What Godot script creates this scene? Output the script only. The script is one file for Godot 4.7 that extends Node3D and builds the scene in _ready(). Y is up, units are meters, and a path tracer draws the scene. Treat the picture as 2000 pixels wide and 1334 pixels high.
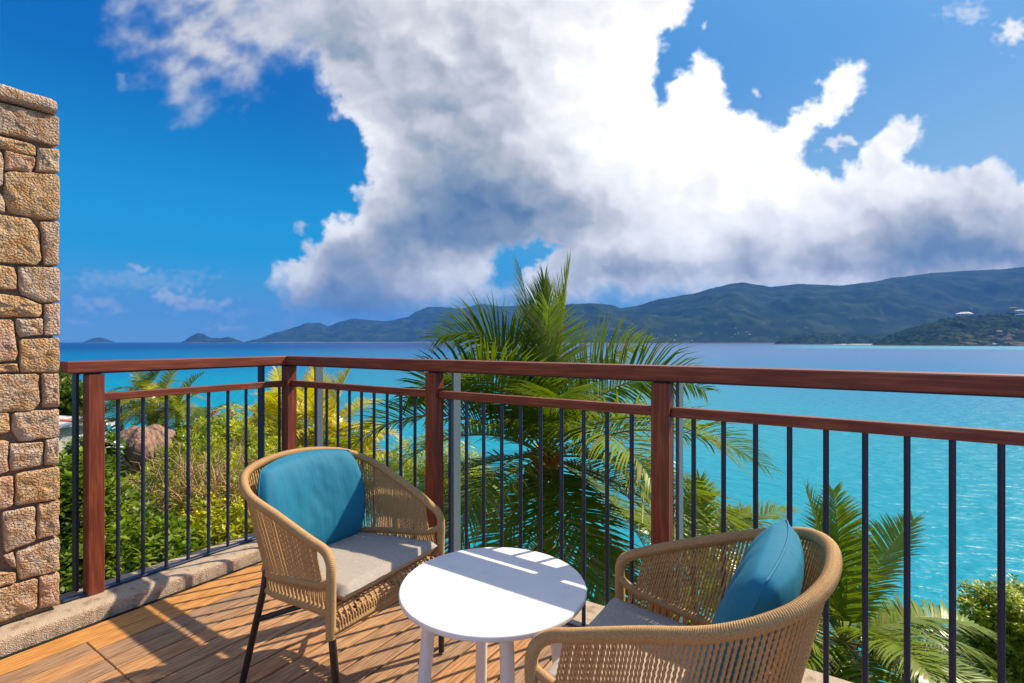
extends Node3D
# A timber balcony above a tropical bay. Metres; x runs along the sea-side railing, -z out to sea, y up from the deck boards.
# site(e, n, h) gives the same place in the garden's own survey axes, which lie 33.7 degrees off the balcony's.

const SEA := -15.0
var rng := RandomNumberGenerator.new()
var used := {}
var mat := {}


class Shape:
	# collects triangles (counter-clockwise seen from outside), then makes an ArrayMesh with smooth normals over shared points
	var v := PackedVector3Array()
	var n := PackedVector3Array()
	var uv := PackedVector2Array()
	var c := PackedColorArray()
	var ix := PackedInt32Array()
	var tint := Color(1, 1, 1)

	func p(a: Vector3, t := Vector2.ZERO) -> int:
		v.append(a)
		uv.append(t)
		c.append(tint)
		return v.size() - 1

	func tri(a: int, b: int, d: int) -> void:
		ix.append(a)
		ix.append(d)
		ix.append(b)

	func quad(a: int, b: int, d: int, e: int) -> void:
		tri(a, b, d)
		tri(a, d, e)

	# flat convex polygon turned away from the point "inside"
	func face(pts: Array, inside: Vector3) -> void:
		var mid := Vector3.ZERO
		for q in pts:
			mid += q
		mid /= pts.size()
		var nn: Vector3 = (pts[1] - pts[0]).cross(pts[2] - pts[0])
		var f := v.size()
		for q in pts:
			p(q)
		for i in range(1, pts.size() - 1):
			if nn.dot(mid - inside) >= 0.0:
				tri(f, f + i, f + i + 1)
			else:
				tri(f, f + i + 1, f + i)

	func box(mid: Vector3, size: Vector3, ch := 0.003, turn := Basis.IDENTITY) -> void:
		var h := size * 0.5
		var s := [-1.0, 1.0]
		var k := [Vector3(h.x, h.y - ch, h.z - ch), Vector3(h.x - ch, h.y, h.z - ch), Vector3(h.x - ch, h.y - ch, h.z)]
		for a in 3:
			var b := (a + 1) % 3
			var d := (a + 2) % 3
			for sa in s:
				var quad_pts := []
				for pair in [[-1.0, -1.0], [1.0, -1.0], [1.0, 1.0], [-1.0, 1.0]]:
					var q := Vector3.ZERO
					q[a] = k[a][a] * sa
					q[b] = k[a][b] * pair[0]
					q[d] = k[a][d] * pair[1]
					quad_pts.append(mid + turn * q)
				face(quad_pts, mid)
			for sb in s:
				for sd in s:
					var e := []
					for one in [[b, -1.0], [b, 1.0], [d, 1.0], [d, -1.0]]:
						var q := Vector3.ZERO
						q[a] = (h[a] - ch) * one[1]
						q[b] = k[one[0]][b] * sb
						q[d] = k[one[0]][d] * sd
						e.append(mid + turn * q)
					face(e, mid)
		for sx in s:
			for sy in s:
				for sz in s:
					var sg := Vector3(sx, sy, sz)
					face([mid + turn * (k[0] * sg), mid + turn * (k[1] * sg), mid + turn * (k[2] * sg)], mid)

	# round bar along a line of points; radius may be one number or one for each point; uv.x round, uv.y metres along
	func tube(pts: PackedVector3Array, radius, sides := 8, caps := true) -> void:
		var count := pts.size()
		var t0 := (pts[1] - pts[0]).normalized()
		var up := Vector3.UP if absf(t0.y) < 0.9 else Vector3.RIGHT
		var nx := t0.cross(up).normalized()
		var first := v.size()
		var along := 0.0
		for i in count:
			var t := (pts[mini(i + 1, count - 1)] - pts[maxi(i - 1, 0)]).normalized()
			nx = (nx - t * nx.dot(t)).normalized()
			var ny := t.cross(nx)
			var r: float = radius if radius is float else radius[i]
			if i > 0:
				along += pts[i].distance_to(pts[i - 1])
			for j in sides + 1:
				var a := TAU * j / sides
				p(pts[i] + (nx * cos(a) + ny * sin(a)) * r, Vector2(float(j) / sides, along))
		for i in count - 1:
			for j in sides:
				var a := first + i * (sides + 1) + j
				quad(a, a + 1, a + sides + 2, a + sides + 1)
		if caps:
			var m0 := p(pts[0])
			var m1 := p(pts[count - 1])
			for j in sides:
				tri(m0, first + j + 1, first + j)
				var b := first + (count - 1) * (sides + 1) + j
				tri(m1, b, b + 1)

	func mesh() -> ArrayMesh:
		n.resize(v.size())
		for i in range(0, ix.size(), 3):
			var a := ix[i]
			var b := ix[i + 2]
			var d := ix[i + 1]
			var f := (v[b] - v[a]).cross(v[d] - v[a])
			n[a] += f
			n[b] += f
			n[d] += f
		for i in n.size():
			n[i] = n[i].normalized() if n[i].length_squared() > 1e-20 else Vector3.UP
		var arrays := []
		arrays.resize(Mesh.ARRAY_MAX)
		arrays[Mesh.ARRAY_VERTEX] = v
		arrays[Mesh.ARRAY_NORMAL] = n
		arrays[Mesh.ARRAY_TEX_UV] = uv
		arrays[Mesh.ARRAY_COLOR] = c
		arrays[Mesh.ARRAY_INDEX] = ix
		var m := ArrayMesh.new()
		m.add_surface_from_arrays(Mesh.PRIMITIVE_TRIANGLES, arrays)
		return m


# ---------------------------------------------------------------- naming and placing

func numbered(called: String) -> String:
	var k: int = used.get(called, 0)
	used[called] = k + 1
	return called if k == 0 else "%s_%03d" % [called, k]


func tag(o: Node3D, label: String, category: String, group := "") -> Node3D:
	o.set_meta("label", label)
	o.set_meta("category", category)
	if group:
		o.set_meta("group", group)
	return o


func thing(called: String, label: String, category: String, at := Vector3.ZERO, turn := 0.0, group := "") -> Node3D:
	var o := Node3D.new()
	o.name = numbered(called)
	add_child(o)
	o.position = at
	o.rotation.y = turn
	return tag(o, label, category, group)


func put(called: String, m: Mesh, material: Material, parent: Node3D = self, at := Vector3.ZERO) -> MeshInstance3D:
	var o := MeshInstance3D.new()
	o.name = numbered(called) if parent == self else called
	o.mesh = m
	o.material_override = material
	o.position = at
	if parent != self:
		var k := 0
		while parent.has_node(NodePath(o.name)):
			k += 1
			o.name = "%s_%03d" % [called, k]
	parent.add_child(o, true)
	return o


# many equal parts: the caller gives the number, so that no name has to be searched for
func piece(called: String, k: int, m: Mesh, material: Material, parent: Node3D, at := Vector3.ZERO) -> MeshInstance3D:
	var o := MeshInstance3D.new()
	o.name = called if k == 0 else "%s_%03d" % [called, k]
	o.mesh = m
	o.material_override = material
	o.position = at
	parent.add_child(o, true)
	return o


func setting(called: String, m: Mesh, material: Material) -> MeshInstance3D:
	var o := put(called, m, material)
	o.set_meta("kind", "structure")
	return o


func scatter(called: String, m: Mesh, material: Material, where: Array, tints: Array, parent: Node3D = self) -> MultiMeshInstance3D:
	var mm := MultiMesh.new()
	mm.transform_format = MultiMesh.TRANSFORM_3D
	mm.use_colors = true
	mm.mesh = m
	mm.instance_count = where.size()
	for i in where.size():
		mm.set_instance_transform(i, where[i])
		mm.set_instance_color(i, tints[i])
	var o := MultiMeshInstance3D.new()
	o.name = numbered(called) if parent == self else called
	o.multimesh = mm
	o.material_override = material
	o.set_meta("kind", "stuff")
	parent.add_child(o, true)
	return o


func site(e: float, n: float, h: float) -> Vector3:
	return Vector3(0.832 * e - 0.5545 * n, h, -(0.5545 * e + 0.832 * n))


func W(v: float, h: float, u: float) -> Vector3:
	return Vector3(v, h, -u)


func smooth(a: float, b: float, x: float) -> float:
	var t := clampf((x - a) / (b - a), 0.0, 1.0)
	return t * t * (3.0 - 2.0 * t)


func spline(pts: PackedVector3Array, steps: int) -> PackedVector3Array:
	var out := PackedVector3Array()
	var last := pts.size() - 1
	for i in last:
		var a := pts[maxi(i - 1, 0)] if i > 0 else pts[0] * 2.0 - pts[1]
		var d := pts[mini(i + 2, last)] if i + 2 <= last else pts[last] * 2.0 - pts[last - 1]
		for k in steps:
			out.append(pts[i].cubic_interpolate(pts[i + 1], a, d, float(k) / steps))
	out.append(pts[last])
	return out


# points at even distances along a line
func even(pts: PackedVector3Array, step: float) -> PackedVector3Array:
	var curve := Curve3D.new()
	curve.bake_interval = step
	for q in pts:
		curve.add_point(q)
	var length := curve.get_baked_length()
	var count := maxi(2, int(length / step) + 1)
	var out := PackedVector3Array()
	for i in count:
		out.append(curve.sample_baked(length * i / (count - 1)))
	return out


func noise(kind: int, freq: float, octaves: int, sd: int) -> FastNoiseLite:
	var f := FastNoiseLite.new()
	f.noise_type = kind
	f.frequency = freq
	f.seed = sd
	f.fractal_octaves = octaves
	f.fractal_type = FastNoiseLite.FRACTAL_FBM if octaves > 1 else FastNoiseLite.FRACTAL_NONE
	return f


# ---------------------------------------------------------------- materials

func ntex(size: int, freq: float, octaves: int, sd: int, ramp: Array = [], kind := FastNoiseLite.TYPE_SIMPLEX_SMOOTH, bumps := 0.0) -> NoiseTexture2D:
	var t := NoiseTexture2D.new()
	t.width = size
	t.height = size
	t.seamless = true
	t.generate_mipmaps = false
	t.noise = noise(kind, freq, octaves, sd)
	if bumps > 0.0:
		t.as_normal_map = true
		t.bump_strength = bumps
	if ramp:
		var g := Gradient.new()
		g.offsets = PackedFloat32Array(ramp.map(func(r): return r[0]))
		g.colors = PackedColorArray(ramp.map(func(r): return r[1]))
		t.color_ramp = g
	return t


func plain(albedo: Color, rough := 0.6, metal := 0.0) -> StandardMaterial3D:
	var m := StandardMaterial3D.new()
	m.albedo_color = albedo
	m.roughness = rough
	m.metallic = metal
	return m


func textured(t: Texture2D, scale: Vector3, rough := 0.7, world := true, tint := Color.WHITE) -> StandardMaterial3D:
	var m := plain(tint, rough)
	m.albedo_texture = t
	m.uv1_triplanar = true
	m.uv1_world_triplanar = world
	m.uv1_scale = scale
	return m


func relief(m: StandardMaterial3D, t: Texture2D, cm: float) -> StandardMaterial3D:
	m.heightmap_enabled = true
	m.heightmap_texture = t
	m.heightmap_scale = cm
	return m


func leafy(through: Color, rough := 0.45) -> StandardMaterial3D:
	var m := plain(Color.WHITE, rough)
	m.vertex_color_use_as_albedo = true
	m.cull_mode = BaseMaterial3D.CULL_DISABLED
	m.backlight_enabled = true
	m.backlight = through
	return m


func make_materials() -> void:
	# red-brown hardwood of the railing, grain along x, y or z
	var grain := ntex(512, 0.012, 5, 3, [[0.0, Color(0.40, 0.185, 0.12)], [0.45, Color(0.47, 0.225, 0.145)], [0.62, Color(0.52, 0.26, 0.17)], [1.0, Color(0.60, 0.33, 0.23)]])
	var grain_h := ntex(512, 0.02, 4, 5)
	for a in 3:
		var s := Vector3.ONE * 8.0
		s[a] = 0.55
		var m := textured(grain, s, 0.5, true)
		m.metallic_specular = 0.45
		mat["rail" + str(a)] = relief(m, grain_h, 0.04)
	# deck boards: the same timber in several states of weathering
	var tones := [
		[Color(0.57, 0.42, 0.28), Color(0.735, 0.565, 0.395), Color(0.83, 0.67, 0.49)],
		[Color(0.52, 0.39, 0.275), Color(0.675, 0.525, 0.38), Color(0.775, 0.625, 0.475)],
		[Color(0.58, 0.405, 0.25), Color(0.745, 0.55, 0.355), Color(0.83, 0.65, 0.445)],
		[Color(0.49, 0.38, 0.28), Color(0.63, 0.50, 0.38), Color(0.73, 0.60, 0.475)],
		[Color(0.66, 0.44, 0.21), Color(0.80, 0.57, 0.29), Color(0.87, 0.66, 0.39)],
	]
	var board_h := ntex(512, 0.03, 4, 12)
	for i in tones.size():
		var t := ntex(512, 0.014, 6, 20 + i, [[0.12, tones[i][0]], [0.5, tones[i][1]], [0.85, tones[i][2]]])
		var m := textured(t, Vector3(13.0, 13.0, 0.8), 0.66, true, Color(0.95, 0.94, 0.93))
		mat["board" + str(i)] = relief(m, board_h, 0.05)
	# granite: speckled, tan to pink, with iron stains
	var g_h := ntex(512, 0.035, 5, 31)
	for i in 5:
		var base: Color = [Color(0.80, 0.68, 0.56), Color(0.83, 0.68, 0.57), Color(0.81, 0.71, 0.62), Color(0.83, 0.69, 0.52), Color(0.78, 0.66, 0.56)][i]
		var t := ntex(512, 0.055, 5, 40 + i, [[0.10, base.darkened(0.5)], [0.36, base.darkened(0.12)], [0.55, base], [0.72, base.lightened(0.18)], [0.95, base.lightened(0.45)]])
		var m := textured(t, Vector3.ONE * 4.2, 0.85)
		m.detail_enabled = true
		m.detail_blend_mode = BaseMaterial3D.BLEND_MODE_MUL
		m.detail_albedo = mat.get("stain", null)
		if m.detail_albedo == null:
			mat["stain"] = ntex(256, 0.012, 3, 50, [[0.3, Color(1, 1, 1)], [0.6, Color(1.0, 0.955, 0.88)], [0.85, Color(0.93, 0.81, 0.66)]])
			m.detail_albedo = mat["stain"]
		m.uv2_triplanar = true
		m.uv2_world_triplanar = true
		m.uv2_scale = Vector3.ONE * 1.1
		mat["stone" + str(i)] = relief(m, g_h, 1.3)
	mat["mortar"] = textured(ntex(256, 0.08, 3, 55, [[0.0, Color(0.40, 0.33, 0.26)], [1.0, Color(0.60, 0.51, 0.41)]]), Vector3.ONE * 4.0, 0.95)
	var agg := ntex(512, 0.075, 3, 61, [[0.05, Color(0.56, 0.46, 0.37)], [0.3, Color(0.80, 0.69, 0.58)], [0.55, Color(0.87, 0.78, 0.68)], [0.9, Color(0.94, 0.88, 0.80)]], FastNoiseLite.TYPE_CELLULAR)
	mat["aggregate"] = relief(textured(agg, Vector3.ONE * 5.0, 0.9), ntex(512, 0.075, 3, 61, [], FastNoiseLite.TYPE_CELLULAR), 0.9)
	mat["kerb"] = relief(textured(ntex(512, 0.09, 4, 63, [[0.1, Color(0.58, 0.50, 0.42)], [0.5, Color(0.74, 0.67, 0.58)], [0.9, Color(0.82, 0.76, 0.68)]]), Vector3.ONE * 4.0, 0.85), ntex(512, 0.12, 3, 64), 0.25)
	var dirt := ntex(256, 0.014, 4, 66, [[0.3, Color(1, 1, 1)], [0.6, Color(0.97, 0.955, 0.94)], [0.88, Color(0.80, 0.76, 0.71)]])
	for k in ["kerb", "aggregate"]:
		var km: StandardMaterial3D = mat[k]
		km.detail_enabled = true
		km.detail_blend_mode = BaseMaterial3D.BLEND_MODE_MUL
		km.detail_albedo = dirt
		km.uv2_triplanar = true
		km.uv2_world_triplanar = true
		km.uv2_scale = Vector3(0.9, 0.9, 0.9)
	mat["steel"] = plain(Color(0.13, 0.175, 0.28), 0.42, 0.0)
	mat["steel_light"] = plain(Color(0.40, 0.46, 0.49), 0.45, 0.0)
	mat["leg_metal"] = plain(Color(0.20, 0.165, 0.14), 0.4, 0.0)
	# rope: tan braided cord
	mat["rope"] = relief(textured(ntex(256, 0.09, 3, 70, [[0.1, Color(0.62, 0.475, 0.295)], [0.5, Color(0.745, 0.59, 0.385)], [0.9, Color(0.82, 0.67, 0.465)]]), Vector3.ONE * 9.0, 0.8, false), ntex(256, 0.2, 2, 71), 0.05)
	var weave := weave_image()
	var gw := plain(Color(0.72, 0.68, 0.63), 0.9)
	gw.albedo_texture = weave
	gw.uv1_triplanar = true
	gw.uv1_scale = Vector3.ONE * 9.0
	gw.rim_enabled = true
	gw.rim = 0.25
	mat["seat_cloth"] = relief(gw, weave, 0.05)
	var tq := plain(Color(0.0, 0.46, 0.59), 0.75)
	tq.albedo_texture = ntex(512, 0.02, 4, 75, [[0.2, Color(0.96, 0.96, 0.96)], [0.8, Color(1, 1, 1)]])
	tq.uv1_triplanar = true
	tq.uv1_scale = Vector3(1.2, 0.5, 4.0)
	tq.rim_enabled = true
	tq.rim = 0.15
	tq.rim_tint = 0.7
	mat["teal"] = relief(tq, ntex(512, 0.016, 4, 76), 0.10)
	var paint := textured(ntex(512, 0.012, 5, 78, [[0.2, Color(0.955, 0.94, 0.92)], [0.7, Color(0.94, 0.925, 0.905)], [0.95, Color(0.90, 0.88, 0.86)]]), Vector3.ONE * 1.5, 0.38, false)
	mat["white_paint"] = relief(paint, ntex(256, 0.1, 3, 79), 0.01)
	mat["frond"] = leafy(Color(0.85, 0.88, 0.16), 0.28)
	mat["leaf"] = leafy(Color(0.85, 0.90, 0.14), 0.42)
	mat["petal"] = leafy(Color(0.3, 0.3, 0.3), 0.6)
	mat["bark"] = relief(textured(ntex(256, 0.04, 4, 80, [[0.1, Color(0.20, 0.16, 0.12)], [0.9, Color(0.48, 0.41, 0.33)]]), Vector3(3, 6, 3), 0.9), ntex(256, 0.05, 3, 81), 2.0)
	mat["twig"] = textured(ntex(256, 0.05, 3, 82, [[0.1, Color(0.60, 0.46, 0.33)], [0.9, Color(0.88, 0.74, 0.57)]]), Vector3.ONE * 5.0, 0.85)
	mat["husk"] = textured(ntex(256, 0.05, 3, 83, [[0.1, Color(0.45, 0.24, 0.09)], [0.9, Color(0.85, 0.54, 0.22)]]), Vector3(9, 2, 9), 0.85)
	mat["ground"] = relief(textured(ntex(512, 0.03, 5, 84, [[0.1, Color(0.10, 0.13, 0.05)], [0.5, Color(0.20, 0.25, 0.08)], [0.8, Color(0.33, 0.30, 0.14)], [1.0, Color(0.45, 0.36, 0.22)]]), Vector3.ONE * 0.25, 0.95), ntex(256, 0.06, 4, 85), 12.0)
	mat["boulder"] = relief(textured(ntex(512, 0.03, 5, 86, [[0.1, Color(0.34, 0.26, 0.22)], [0.5, Color(0.58, 0.45, 0.38)], [0.9, Color(0.72, 0.58, 0.48)]]), Vector3(0.5, 0.18, 0.5), 0.9), ntex(256, 0.04, 4, 87), 8.0)
	var hill := plain(Color.WHITE, 0.95)
	hill.vertex_color_use_as_albedo = true
	hill.metallic_specular = 0.1
	mat["hill"] = hill


func weave_image() -> ImageTexture:
	var im := Image.create(128, 128, false, Image.FORMAT_RGB8)
	var f := noise(FastNoiseLite.TYPE_SIMPLEX, 0.08, 3, 72)
	for y in 128:
		for x in 128:
			var over := (x / 2 + y / 2) % 2
			var k := 0.90 + 0.05 * over + 0.05 * f.get_noise_2d(x, y * 0.3) + 0.03 * f.get_noise_2d(x * 0.3 + 500.0, y)
			im.set_pixel(x, y, Color(k, k, k))
	return ImageTexture.create_from_image(im)


# ---------------------------------------------------------------- the scene

func _ready() -> void:
	rng.seed = 20240611
	var cam := Camera3D.new()
	cam.name = "camera"
	cam.position = Vector3(0, 1.3, 0)
	cam.rotation.y = deg_to_rad(33.68)
	cam.fov = 67.41
	cam.near = 0.05
	cam.far = 40000.0
	cam.current = true
	add_child(cam)
	var env := Environment.new()
	env.background_mode = Environment.BG_SKY
	env.tonemap_mode = Environment.TONE_MAPPER_LINEAR
	env.tonemap_exposure = EXPOSURE
	env.background_energy_multiplier = 1.0
	env.sdfgi_enabled = true
	env.ssao_enabled = true
	env.ssil_enabled = true
	env.fog_enabled = FOG > 0.0
	env.fog_density = FOG
	env.fog_light_color = Color(0.31, 0.60, 0.98)
	var sky := Sky.new()
	var pano := PanoramaSkyMaterial.new()
	pano.panorama = sky_panorama()
	sky.sky_material = pano
	env.sky = sky
	var we := WorldEnvironment.new()
	we.name = "sky"
	we.environment = env
	add_child(we)
	var sun := DirectionalLight3D.new()
	sun.name = "sun"
	sun.light_color = Color(1.0, 0.93, 0.82)
	sun.light_energy = 1.6
	sun.light_angular_distance = 0.5
	sun.shadow_enabled = true
	add_child(sun)
	sun.look_at_from_position(Vector3.ZERO, -Vector3(0.42, 1.0, -0.84), Vector3.UP)
	make_materials()
	build_sea()
	build_hills()
	build_terrain()
	build_balcony()
	build_stone_wall()
	build_railing()
	build_furniture()
	build_garden()


const FOG := 0.000085
const EXPOSURE := 1.35

# ---------------------------------------------------------------- sky

const CLOUD_EDGE := [
	[260, -260, 250, 0, 285, 50, 245, 60, 290, 130, 325, 190, 345, 215, 375, 180, 430, 170, 500, 163, 515, 140, 560, 125, 600, 112, 622, 125, 640, 165, 632, 175, 655, 215, 690, 250, 712, 300, 717, 350, 690, 370, 697, 405, 660, 425, 632, 430, 625, 465, 590, 490, 545, 515, 538, 550, 558, 580, 575, 610, 640, 627, 700, 634, 770, 628, 830, 605, 900, 600, 960, 592, 1010, 600, 1060, 612, 1130, 600, 1180, 575, 1220, 585, 1250, 578, 1300, 575, 1400, 575, 1500, 580, 1600, 580, 1800, 580, 2100, 580, 2500, 540, 2600, 430, 2300, 390, 2050, 370, 1990, 350, 1975, 325, 1940, 308, 1860, 330, 1800, 325, 1760, 305, 1800, 275, 1810, 228, 1780, 222, 1740, 245, 1690, 280, 1675, 320, 1635, 342, 1590, 330, 1565, 300, 1590, 260, 1640, 230, 1665, 200, 1690, 185, 1697, 125, 1650, 112, 1610, 135, 1595, 190, 1560, 205, 1530, 245, 1500, 262, 1490, 235, 1455, 220, 1425, 210, 1415, 140, 1365, 108, 1330, 130, 1300, 180, 1285, 200, 1275, 150, 1295, 90, 1290, 60, 1330, 50, 1350, 0, 1420, -150, 1300, -330, 700, -360],
	[958, 575, 966, 525, 988, 488, 1050, 474, 1066, 490, 1045, 522, 1002, 560],
]
# soft spots of light and shade in the cloud: bearing, height (thousandths), half widths, amount
const SHADE := [
	[1150, 150, 230, 230, 0.22], [1250, 260, 190, 200, 0.25], [1700, 380, 300, 90, 0.24], [1480, 330, 170, 140, 0.26], [1640, 190, 120, 130, 0.28], [1330, 180, 120, 120, 0.24],
	[965, 415, 150, 62, -0.50], [910, 330, 100, 130, -0.26], [880, 180, 130, 150, -0.20], [960, 90, 120, 100, -0.12], [655, 75, 55, 50, -0.30], [770, 470, 120, 50, -0.34], [640, 530, 80, 40, -0.30], [640, 602, 110, 26, -0.5], [760, 575, 110, 40, -0.32],
	[1150, 420, 120, 50, -0.30], [1060, 300, 90, 120, -0.12], [1830, 450, 120, 50, -0.55], [1770, 490, 90, 30, -0.3], [1960, 500, 110, 22, -0.5], [1470, 480, 45, 45, -0.42], [1600, 500, 45, 24, -0.36], [1250, 525, 80, 30, -0.35], [1380, 345, 60, 35, -0.18], [1650, 370, 45, 60, -0.20], [1190, 545, 60, 25, -0.2],
	[1420, 540, 110, 20, -0.30], [1700, 530, 110, 20, -0.25], [1560, 556, 260, 22, 0.22], [1330, 470, 140, 40, 0.10], [420, 90, 170, 90, -0.14], [760, 190, 50, 80, -0.16], [900, 545, 90, 30, 0.16], [690, 440, 34, 28, 0.30], [575, 540, 36, 36, 0.36], [650, 450, 34, 24, 0.3], [735, 330, 40, 90, 0.2], [720, 240, 40, 40, 0.15], [870, 560, 60, 30, 0.2], [830, 80, 60, 60, 0.12],
]
# lone puffs: bearing, height, half widths, density
const PUFFS := [
	[200, 598, 45, 16, 0.42], [165, 582, 22, 10, 0.3], [270, 523, 18, 8, 0.42], [335, 575, 45, 18, 0.55], [390, 597, 50, 16, 0.5], [445, 588, 18, 10, 0.3], [440, 636, 40, 5, 0.35], [150, 632, 36, 6, 0.28], [260, 548, 150, 20, 0.20], [470, 612, 60, 10, 0.14], [1985, 62, 26, 24, 0.85], [1890, 22, 40, 22, 0.28], [1375, 48, 7, 6, 0.4], [1470, 188, 9, 8, 0.5], [1660, 275, 22, 12, 0.6], [1625, 285, 20, 20, 0.6], [240, 160, 14, 14, 0.14], [590, 450, 12, 14, 0.4], [660, 655, 200, 14, 0.12],
]
const GX := 264
const GY := 108
const CELL := 0.0125


func clear_sky(el: float, sunward: float) -> Color:
	# el in radians above the horizon; sunward 0 (far from the sun) to 1
	var far := Color(0.22, 0.52, 0.80)
	if el < 0.16:
		far = far.lerp(Color(0.006, 0.375, 0.75), smooth(-0.02, 0.16, el))
	else:
		far = Color(0.006, 0.375, 0.75).lerp(Color(0.0, 0.145, 0.51), smooth(0.13, 0.46, el))
	var near := Color(0.44, 0.68, 0.92).lerp(Color(0.10, 0.37, 0.78), smooth(0.08, 0.50, el))
	var k := far.lerp(near, sunward)
	return k.lerp(Color(0.0, 0.07, 0.34), smooth(0.6, 1.5, el))


func cloud_tone(l: float) -> Color:
	var k := [[-0.35, Color(0.07, 0.15, 0.30)], [0.0, Color(0.125, 0.215, 0.36)], [0.3, Color(0.27, 0.36, 0.47)], [0.5, Color(0.45, 0.49, 0.56)], [0.75, Color(0.72, 0.73, 0.78)], [0.9, Color(0.90, 0.91, 0.94)], [1.05, Color(1.03, 1.03, 1.03)], [1.4, Color(1.35, 1.34, 1.32)]]
	for i in range(1, k.size()):
		if l < k[i][0]:
			return k[i - 1][1].lerp(k[i][1], clampf((l - k[i - 1][0]) / (k[i][0] - k[i - 1][0]), 0.0, 1.0))
	return k[-1][1]


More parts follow.
